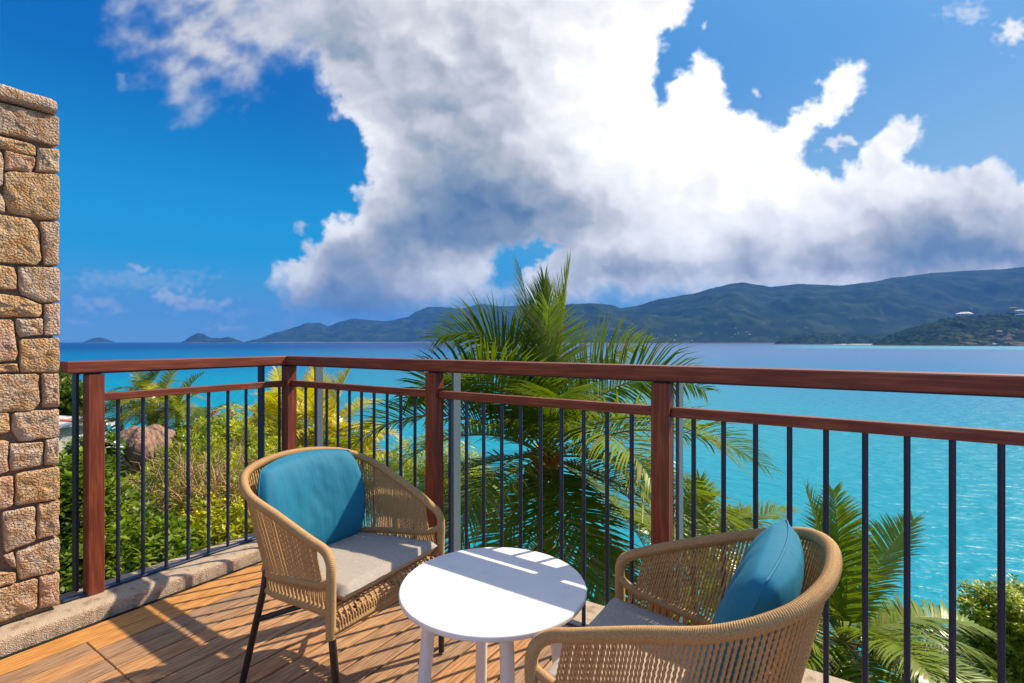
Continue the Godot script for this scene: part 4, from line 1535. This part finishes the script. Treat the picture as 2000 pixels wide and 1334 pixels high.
func small_palm(called: String, label: String, at: Vector3, crown_h: float, size: float, count: int, pairs: int, tint: Color, sd: int, group := "", fixed: Array = [], top_elev := 80.0) -> void:
	var r := RandomNumberGenerator.new()
	r.seed = sd
	var o := thing(called, label, "palm tree", at, 0.0, group)
	if crown_h > 0.3:
		put("trunk", palm_trunk(Vector3.ZERO, Vector3(0, crown_h, 0) + site(r.randf_range(-0.1, 0.1), 0, 0) * crown_h, 0.07 * size + 0.05, 0.045 * size + 0.03), mat["bark"], o)
	var top := Vector3(0, crown_h, 0)
	for i in count:
		var az := i * 137.5 + r.randf_range(-20, 20)
		var elev := lerpf(top_elev, -25, pow(float(i) / count, 0.9)) + r.randf_range(-8, 8)
		var curl := lerpf(25, 95, sin(PI * clampf(elev / 90.0 + 0.2, 0.0, 1.0)))
		var length := size * r.randf_range(0.85, 1.1)
		var roll := 0.0
		if i < fixed.size():
			az = fixed[i][0]
			elev = fixed[i][1]
			length = fixed[i][2]
			curl = fixed[i][3]
		var t := tint.lerp(tint * Color(1.5, 1.3, 1.0), r.randf() * 0.5)
		if elev < 0.0:
			t = t.lerp(Color(0.20, 0.15, 0.04), r.randf() * 0.35)
		piece("frond", i, frond(az, elev, length, curl, 0.6 if elev > 74.0 else 1.0, size * 0.27, pairs, roll, t, r, 0.034 if pairs > 60 else size * 0.8 / pairs + 0.008, 0.008 * size), mat["frond"], o, top)


func leaf_cluster(count: int, long: float, wide: float, sd: int) -> ArrayMesh:
	# a sprig: pointed leaves folded along the midrib, round a short twig
	var s := Shape.new()
	var r := RandomNumberGenerator.new()
	r.seed = sd
	for i in count:
		var a := TAU * i * 0.381966 + r.randf() * 0.5
		var el := r.randf_range(-0.5, 1.2)
		var d := Vector3(cos(a) * cos(el), sin(el), sin(a) * cos(el))
		var side := d.cross(Vector3(r.randf_range(-0.4, 0.4), 1, r.randf_range(-0.4, 0.4))).normalized()
		var up := side.cross(d)
		var base := d * long * r.randf_range(0.1, 0.5) + Vector3(0, r.randf_range(-0.4, 0.4) * long, 0)
		var l := long * r.randf_range(0.7, 1.15)
		var w := wide * r.randf_range(0.8, 1.15)
		s.tint = Color(1, 1, 1) * r.randf_range(0.75, 1.2)
		var b := s.p(base)
		var m1 := s.p(base + d * l * 0.5 - up * w * 0.16)
		var tip := s.p(base + d * l - up * l * 0.16)
		var e1 := s.p(base + d * l * 0.42 + side * w * 0.5)
		var e2 := s.p(base + d * l * 0.42 - side * w * 0.5)
		s.tri(b, e1, m1)
		s.tri(e1, tip, m1)
		s.tri(b, m1, e2)
		s.tri(m1, tip, e2)
	return s.mesh()


# a shrub or tree crown: sprigs over a few overlapping lumps, denser outside, with gaps
func crown_sprigs(lumps: Array, count: int, size: float, dark: Color, light: Color, sd: int) -> Array:
	var r := RandomNumberGenerator.new()
	r.seed = sd
	var f := noise(FastNoiseLite.TYPE_SIMPLEX, 1.1, 2, sd)
	var where := []
	var tints := []
	while where.size() < count:
		var l = lumps[r.randi() % lumps.size()]
		var d := Vector3(r.randfn(), r.randfn(), r.randfn()).normalized()
		var q: Vector3 = l[0] + d * l[1] * pow(r.randf(), 0.30) * (1.0 + 0.22 * f.get_noise_3dv(l[0] + d * 1.3))
		if f.get_noise_3dv(q * 1.4) < -0.36 and r.randf() < 0.8:
			continue
		var b := Basis(Vector3.UP, r.randf() * TAU) * Basis(Vector3.RIGHT, r.randf_range(-0.7, 0.7))
		where.append(Transform3D(b.scaled(Vector3.ONE * size * r.randf_range(0.7, 1.25)), q))
		tints.append(dark.lerp(light, clampf(0.5 + 0.55 * f.get_noise_3dv(q * 0.9 + Vector3(40, 0, 0)) + r.randf_range(-0.35, 0.35), 0.0, 1.0)))
	return [where, tints]


var sprigs := {}


func sprig(kind: String) -> ArrayMesh:
	if not sprigs.has(kind):
		match kind:
			"broad":
				sprigs[kind] = leaf_cluster(11, 0.085, 0.040, 1)
			"small":
				sprigs[kind] = leaf_cluster(11, 0.075, 0.032, 2)
			"narrow":
				sprigs[kind] = leaf_cluster(10, 0.16, 0.034, 3)
			"far":
				sprigs[kind] = leaf_cluster(9, 0.26, 0.13, 4)
			"flower":
				sprigs[kind] = leaf_cluster(5, 0.05, 0.05, 5)
			"spike":
				sprigs[kind] = leaf_cluster(14, 0.05, 0.03, 6)
	return sprigs[kind]


func shrub(called: String, label: String, category: String, e: float, n: float, h: float, lumps: Array, count: int, kind: String, scale: float, dark: Color, light: Color, sd: int, group := "") -> Node3D:
	# e, n, h: the middle of the crown; lumps are [offset, radius] in site axes
	var r := RandomNumberGenerator.new()
	r.seed = sd
	var g := ground(e, n) - 0.15
	var o := thing(called, label, category, site(e, n, g), 0.0, group)
	var mid := Vector3(0, h - g, 0)
	var placed := []
	for l in lumps:
		placed.append([mid + site(l[0], l[1], l[2]), l[3]])
	var c := crown_sprigs(placed, count, scale, dark, light, sd)
	scatter("foliage", sprig(kind), mat["leaf"], c[0], c[1], o)
	var k := 0
	for l in placed:
		for i in 2:
			var s := Shape.new()
			var tip: Vector3 = l[0] + Vector3(r.randf_range(-0.5, 0.5), r.randf_range(0.0, 0.5), r.randf_range(-0.5, 0.5)) * l[1]
			var low := Vector3(r.randf_range(-0.1, 0.1), 0, r.randf_range(-0.1, 0.1))
			s.tube(spline(PackedVector3Array([low, low.lerp(tip, 0.5) + Vector3(r.randf_range(-0.15, 0.15), 0.1, r.randf_range(-0.15, 0.15)) * l[1], tip]), 5), [0.035, 0.032, 0.03, 0.028, 0.026, 0.022, 0.019, 0.016, 0.013, 0.010, 0.006], 6)
			piece("stem", k, s.mesh(), mat["twig"], o)
			k += 1
	return o


func blossoms(parent: Node3D, lumps: Array, count: int, tint: Color, size: float, sd: int, kind := "flower") -> void:
	var r := RandomNumberGenerator.new()
	r.seed = sd
	var where := []
	var tints := []
	for i in count:
		var l = lumps[r.randi() % lumps.size()]
		var d := Vector3(r.randfn(), absf(r.randfn()) * 0.8 + 0.1, r.randfn()).normalized()
		where.append(Transform3D(Basis(Vector3.UP, r.randf() * TAU).scaled(Vector3.ONE * size * r.randf_range(0.7, 1.3)), l[0] + d * l[1] * r.randf_range(0.92, 1.06)))
		tints.append(tint * r.randf_range(0.8, 1.1))
	scatter("blossom", sprig(kind), mat["petal"], where, tints, parent)


func twiggy(label: String, e: float, n: float, h: float, radius: float, count: int, sd: int) -> void:
	# a bare, dry shrub: many forking twigs
	var r := RandomNumberGenerator.new()
	r.seed = sd
	var g := ground(e, n) - 0.1
	var o := thing("bare_shrub", label, "shrub", site(e, n, g))
	var s := Shape.new()
	var mid := Vector3(0, h - g, 0)
	for i in count:
		var d := Vector3(r.randfn(), r.randfn() * 0.8, r.randfn()).normalized()
		var a := mid + d * radius * r.randf_range(0.2, 0.75)
		var t := (d + Vector3(r.randfn(), r.randfn() + 0.5, r.randfn()) * 0.6).normalized()
		for fork in 3:
			var b := a + (t + Vector3(r.randfn(), r.randfn(), r.randfn()) * 0.35).normalized() * radius * r.randf_range(0.18, 0.42)
			var c := b + (t + Vector3(r.randfn(), r.randfn(), r.randfn()) * 0.7).normalized() * radius * r.randf_range(0.12, 0.3)
			s.tube(PackedVector3Array([a, b, c]), [0.006, 0.0045, 0.0025], 4, false)
			a = a.lerp(b, r.randf_range(0.4, 1.0))
	var o2 := put("twigs", s.mesh(), mat["twig"], o)
	o2.set_meta("kind", "stuff")
	for i in 5:
		var st := Shape.new()
		var tip := mid + Vector3(r.randfn(), r.randfn() * 0.4, r.randfn()) * radius * 0.4
		st.tube(PackedVector3Array([Vector3(r.randf_range(-0.1, 0.1), 0, r.randf_range(-0.1, 0.1)), tip * 0.5 + Vector3(r.randfn(), 0, r.randfn()) * 0.1, tip]), [0.03, 0.022, 0.012], 6)
		piece("stem", i, st.mesh(), mat["twig"], o)


func rock(called: String, label: String, category: String, at: Vector3, size: Vector3, sd: int) -> void:
	var s := Shape.new()
	var f := noise(FastNoiseLite.TYPE_SIMPLEX_SMOOTH, 0.8, 4, sd)
	var nu := 40
	var nv := 24
	for i in nv + 1:
		for j in nu + 1:
			var th := PI * i / nv
			var ph := TAU * (j % nu) / nu
			var d := Vector3(sin(th) * cos(ph), cos(th), sin(th) * sin(ph))
			var cut := 1.0 - 0.09 * smooth(0.2, 0.0, absf(d.x * 0.9 + d.y * 0.15 - 0.12)) # a cleft
			s.p(d * size * (1.0 + 0.20 * f.get_noise_3dv(d * 1.5) + 0.05 * f.get_noise_3dv(d * 6.0)) * cut)
	for i in nv:
		for j in nu:
			var a := i * (nu + 1) + j
			s.quad(a, a + 1, a + nu + 2, a + nu + 1)
	var o := put(called, s.mesh(), mat["boulder"], self, at)
	o.rotation.y = 0.4
	tag(o, label, category)


func build_garden() -> void:
	build_coconut_palm()
	# palms below and right of the big one
	small_palm("garden_palm", "green palm low behind the right armchair, its crown below the railing", site(4.85, 7.5, ground(4.85, 7.5) - 0.2), -3.1 - ground(4.85, 7.5) + 0.2, 2.3, 25, 84, Color(0.178, 0.274, 0.020), 511, "",
		[[130, 80, 2.15, 10], [62, 74, 2.2, 22], [20, 58, 2.3, 34], [4, 26, 2.4, 64], [350, 4, 2.4, 54], [176, 60, 2.1, 60], [300, 20, 2.4, 70], [270, 45, 2.1, 80], [330, -20, 2.3, 40], [200, 10, 2.3, 60], [90, 50, 2.2, 60], [240, -20, 2.2, 40]])
	small_palm("garden_palm", "palm partly hidden by the third timber post, between the big palm and right armchair", site(3.0, 8.6, ground(3.0, 8.6) - 0.2), -2.75 - ground(3.0, 8.6) + 0.2, 2.4, 15, 76, Color(0.204, 0.286, 0.024), 512, "",
		[[60, 76, 1.7, 12], [10, 54, 2.3, 56], [14, 66, 1.7, 60], [350, 24, 2.4, 70], [170, 60, 2.2, 60], [300, 30, 2.3, 80]])
	# yellow-green palms beyond the corner
	var yel := [
		[-6.6, 13.8, -1.6, 1.7, "yellow-green palm left of the corner post, behind the steel upright"], [-5.7, 13.0, -1.0, 1.9, "bright yellow-green palm behind the corner post"],
		[-4.55, 12.6, -1.2, 2.2, "yellow palm with upright fronds right of the corner post"], [-3.75, 12.0, -1.7, 1.6, "low fan of yellow fronds above the left chair's cushion"], [-4.9, 9.2, -1.9, 1.25, "small golden palm just left of the left armchair's back"],
	]
	for i in yel.size():
		var y = yel[i]
		var g := ground(y[0], y[1]) - 0.1
		small_palm("golden_palm", y[4], site(y[0], y[1], g), y[2] - g, y[3], 18, 48, LIME.lerp(GOLD, 0.35 + 0.15 * (i % 3)), 530 + i, "yellow-green palms by the corner")
	# coconut palms further down the slope on the left
	var far := [[-22.8, 30.0, -2.55, 2.6], [-22.9, 32.0, -1.95, 2.7], [-20.0, 29.0, -2.4, 2.7], [-17.7, 27.0, -2.3, 2.7], [-15.4, 25.5, -3.0, 2.1], [-13.9, 24.0, -3.3, 1.9]]
	var where := ["tallest palm of the left group, next to the timber post", "palm crown second from the left post among the far group", "palm with spread crown in the middle of the far left group", "palm leaning right at the seaward edge of the far left group", "low palm at the garden's edge right of the far group", "last small palm where the garden meets the sea"]
	for i in far.size():
		var y = far[i]
		var g := ground(y[0], y[1]) - 0.2
		small_palm("slope_palm", where[i], site(y[0], y[1], g), y[2] - g, y[3], 15, 40, [Color(0.20, 0.26, 0.016), Color(0.09, 0.15, 0.012), Color(0.30, 0.32, 0.018)][i % 3], 560 + i, "palms down the slope on the left", [], 62.0)
	# near shrubs on the left
	var dk := Color(0.051, 0.143, 0.014)
	var md := Color(0.192, 0.322, 0.020)
	shrub("broadleaf_shrub", "dense dark green broad-leaved shrub between stone wall and left timber post", "shrub", -4.35, 5.0, -0.85, [[0.0, 0.0, 0.0, 0.75], [-0.3, 0.2, 0.40, 0.6], [0.1, 0.1, -0.8, 0.8], [-0.6, 0.5, -0.4, 0.8]], 3200, "broad", 1.05, Color(0.07, 0.15, 0.010), Color(0.30, 0.40, 0.02), 601)
	shrub("broadleaf_shrub", "green broad-leaved shrub right of the left timber post, low down", "shrub", -3.75, 5.2, -1.15, [[0.0, 0.0, 0.0, 0.6], [0.3, 0.2, -0.5, 0.7], [-0.4, 0.1, -0.6, 0.7]], 2500, "broad", 1.0, Color(0.076, 0.190, 0.014), Color(0.306, 0.405, 0.024), 602)
	var ys := shrub("yellow_flower_shrub", "yellow-green shrub with small yellow flowers below the left railing", "shrub", -3.55, 5.9, -1.15, [[0.2, 0.0, 0.0, 0.55], [0.7, 0.2, -0.25, 0.6], [-0.2, 0.4, 0.1, 0.5], [1.2, 0.3, -0.5, 0.5]], 2200, "small", 1.0, Color(0.153, 0.238, 0.014), Color(0.663, 0.619, 0.025), 603)
	var yf := Vector3(0, -1.15 - ground(-3.55, 5.9) + 0.15, 0)
	blossoms(ys, [[yf + site(0.2, 0, 0), 0.56], [yf + site(0.7, 0.2, -0.25), 0.62], [yf + site(-0.2, 0.4, 0.1), 0.52]], 150, Color(0.85, 0.66, 0.02), 0.75, 606)
	twiggy("bare tan tangled twigs of a dry shrub left of the armchair", -3.75, 6.6, -0.85, 0.75, 190, 604)
	twiggy("second patch of dry tan twigs below the lime shrubs", -4.6, 7.0, -0.95, 0.65, 130, 605)
	shrub("sparse_shrub", "thin yellow-green growth coming up through the dry twigs", "shrub", -4.0, 6.7, -0.95, [[0.0, 0.0, 0.0, 0.75], [-0.6, 0.3, 0.0, 0.6], [0.5, -0.1, -0.2, 0.5]], 900, "small", 0.9, Color(0.14, 0.20, 0.012), Color(0.50, 0.48, 0.02), 607)
	# middle distance
	var mids := [
		["lime_shrub", "bright lime shrub left of the armchair's top corner", -5.6, 10.0, -1.05, 0.95, Color(0.255, 0.357, 0.017), Color(0.700, 0.700, 0.034), "small", 1.25],
		["lime_shrub", "lime-green shrub behind the dry twigs", -4.9, 9.0, -1.35, 0.75, Color(0.204, 0.309, 0.017), Color(0.700, 0.690, 0.034), "small", 1.2],
		["lime_shrub", "broad yellow-green shrub below the red flowers", -6.9, 11.0, -1.75, 0.85, Color(0.255, 0.333, 0.017), Color(0.700, 0.700, 0.034), "small", 1.3],
		["lime_shrub", "yellow-green shrub beside the cut stump", -8.5, 12.4, -2.5, 0.9, Color(0.306, 0.333, 0.020), Color(0.700, 0.700, 0.034), "small", 1.35],
		["lime_shrub", "low lime shrub between the golden palms and the chair", -5.4, 12.0, -1.55, 1.1, Color(0.255, 0.357, 0.017), Color(0.700, 0.700, 0.034), "small", 1.35],
		["lime_shrub", "lime shrub at the garden's seaward edge", -7.6, 15.5, -1.9, 1.2, Color(0.255, 0.357, 0.017), Color(0.700, 0.700, 0.034), "small", 1.6],
	]
	for i in mids.size():
		var q = mids[i]
		var rr: float = q[5]
		shrub(q[0], q[1], "shrub", q[2], q[3], q[4], [[0.0, 0.0, 0.0, rr], [rr * 0.8, 0.1, -0.3, rr * 0.75], [-rr * 0.8, 0.2, -0.25, rr * 0.8], [0.1, 0.3, -rr * 0.9, rr]], 1500, q[8], q[9], q[6], q[7], 620 + i)
	var wf := shrub("white_flower_shrub", "dark shrub dotted with white blossoms beside the boulder", "shrub", -11.55, 14.4, -1.75, [[0.0, 0.0, 0.0, 0.5], [-0.6, 0.2, -0.3, 0.6], [-0.1, 0.1, -0.9, 0.6]], 1200, "broad", 1.5, dk, md, 640)
	blossoms(wf, [[Vector3(0, -1.7 - ground(-11.55, 14.4) + 0.15, 0), 0.58]], 14, Color(0.85, 0.85, 0.82), 2.6, 641)
	var wg := shrub("white_flower_shrub", "small green shrub with a few white blossoms right of the boulder", "shrub", -10.3, 16.5, -1.9, [[0.0, 0.0, 0.0, 0.5], [0.5, 0.1, -0.3, 0.5]], 700, "broad", 1.5, dk, md, 642)
	blossoms(wg, [[Vector3(0, -1.9 - ground(-10.3, 16.5) + 0.15, 0), 0.58]], 9, Color(0.85, 0.85, 0.82), 2.6, 643)
	var rf := shrub("red_flower_shrub", "shrub carrying bright red flower spikes above the lime shrubs", "shrub", -7.4, 13.0, -1.35, [[0.0, 0.0, 0.0, 0.75], [-0.3, 0.1, -0.4, 0.55], [0.6, 0.1, -0.3, 0.6]], 1100, "small", 1.4, Color(0.128, 0.238, 0.017), Color(0.510, 0.571, 0.025), 644)
	blossoms(rf, [[Vector3(0, -1.35 - ground(-7.4, 13.0) + 0.2, 0), 0.85], [site(-0.3, 0.1, -1.5 - ground(-7.4, 13.0) + 0.2), 0.7], [site(0.5, 0, -1.4 - ground(-7.4, 13.0) + 0.4), 0.7]], 26, Color(0.75, 0.03, 0.03), 1.5, 645, "spike")
	shrub("flowering_tree", "small tree with pale yellow-green leaves and cream flowers left of the second timber post", "tree", -2.05, 11.0, -1.55, [[0.0, 0.0, 0.0, 0.75], [0.8, 0.1, -0.1, 0.7], [-0.8, 0.1, -0.35, 0.65], [0.2, 0.2, -0.9, 0.9], [1.3, 0.2, -0.5, 0.6]], 2000, "narrow", 0.85, Color(0.280, 0.381, 0.025), Color(0.700, 0.700, 0.102), 650)
	shrub("shore_tree", "bushy green tree standing in the lower right corner beyond the railing", "tree", 9.6, 10.0, -4.45, [[0.0, 0.0, 0.2, 0.75], [0.6, 0.2, -0.3, 0.9], [-0.3, 0.1, -0.9, 0.75], [0.9, 0.3, 0.1, 0.8], [0.3, 0.1, -1.8, 1.0], [1.4, 0.3, -1.0, 1.1], [-0.4, 0.0, -2.4, 0.8]], 4000, "broad", 1.25, Color(0.16, 0.26, 0.012), Color(0.55, 0.60, 0.03), 660)
	shrub("dark_tree", "dark leafy tree behind the house at the far left", "tree", -29.2, 33.0, -2.6, [[0.0, 0.0, 0.0, 1.6], [-1.2, 0.3, 0.6, 1.8], [1.0, 0.2, -0.7, 1.3], [0.1, 0.1, -1.8, 1.6], [-2.4, 0.4, 0.0, 2.0]], 2200, "far", 1.2, Color(0.046, 0.119, 0.010), Color(0.255, 0.333, 0.020), 661)
	# slope under the big palm: dark undergrowth so that no bare ground shows
	var under := []
	var shades := []
	var r := RandomNumberGenerator.new()
	r.seed = 670
	while under.size() < 9000:
		var n := r.randf_range(3.0, 40.0)
		var t := r.randf_range(-1.05, 0.75)
		var e := t * n
		var h := ground(e, n)
		if h < SEA + 1.0 or site(e, n, 0).z > -2.6 and site(e, n, 0).x > -3.6:
			continue
		under.append(Transform3D(Basis(Vector3.UP, r.randf() * TAU).scaled(Vector3.ONE * r.randf_range(1.2, 2.6) * (0.7 + n * 0.04)), site(e, n, h + r.randf_range(0.0, 0.7))))
		shades.append(Color(0.065, 0.143, 0.014).lerp(Color(0.408, 0.428, 0.025), clampf(r.randf() * 0.8 + (0.3 if t < -0.3 else -0.1), 0.0, 1.0)))
	scatter("undergrowth", sprig("broad"), mat["leaf"], under, shades)
	rock("boulder", "large pinkish granite boulder with a cleft among the left garden shrubs", "boulder", site(-12.95, 18.0, -2.70), Vector3(1.25, 1.05, 1.0), 681)
	rock("garden_rock", "small pale rock between the boulder and the yellow shrubs", "rock", site(-10.9, 15.0, -1.95), Vector3(0.38, 0.42, 0.32), 682)
	build_garden_house()


func build_garden_house() -> void:
	var o := thing("garden_house", "low white boarded house with orange roof edge seen past the stone wall", "house", site(-26.2, 29.0, -5.25), deg_to_rad(20.0))
	var w := Shape.new()
	w.box(Vector3(0, 1.0, 0), Vector3(4.5, 2.0, 3.0), 0.02)
	put("wall", w.mesh(), plain(Color(0.78, 0.78, 0.76), 0.8), o)
	for i in 7:
		var b := Shape.new()
		b.box(Vector3(0, 0.2 + 0.25 * i, 1.52), Vector3(4.48, 0.22, 0.03), 0.006)
		piece("wall_board", i, b.mesh(), plain(Color(0.80, 0.80, 0.78), 0.7), o)
	var r := Shape.new()
	var c := Vector3(0, 2.1, 0)
	r.face([Vector3(-2.6, 2.0, 1.9), Vector3(2.6, 2.0, 1.9), Vector3(2.6, 2.10, 0), Vector3(-2.6, 2.10, 0)], c)
	r.face([Vector3(-2.6, 2.0, -1.9), Vector3(2.6, 2.0, -1.9), Vector3(2.6, 2.10, 0), Vector3(-2.6, 2.10, 0)], c)
	r.face([Vector3(-2.6, 2.0, 1.9), Vector3(-2.6, 2.0, -1.9), Vector3(-2.6, 2.10, 0)], c)
	r.face([Vector3(2.6, 2.0, 1.9), Vector3(2.6, 2.0, -1.9), Vector3(2.6, 2.10, 0)], c)
	r.box(Vector3(0, 1.975, 0), Vector3(5.24, 0.10, 3.84), 0.01)
	put("roof", r.mesh(), plain(Color(0.80, 0.80, 0.78), 0.75), o)
	var cap := Shape.new()
	cap.box(Vector3(0, 2.125, 0), Vector3(5.2, 0.09, 0.35), 0.01)
	put("roof_ridge", cap.mesh(), plain(Color(0.82, 0.48, 0.30), 0.75), o)
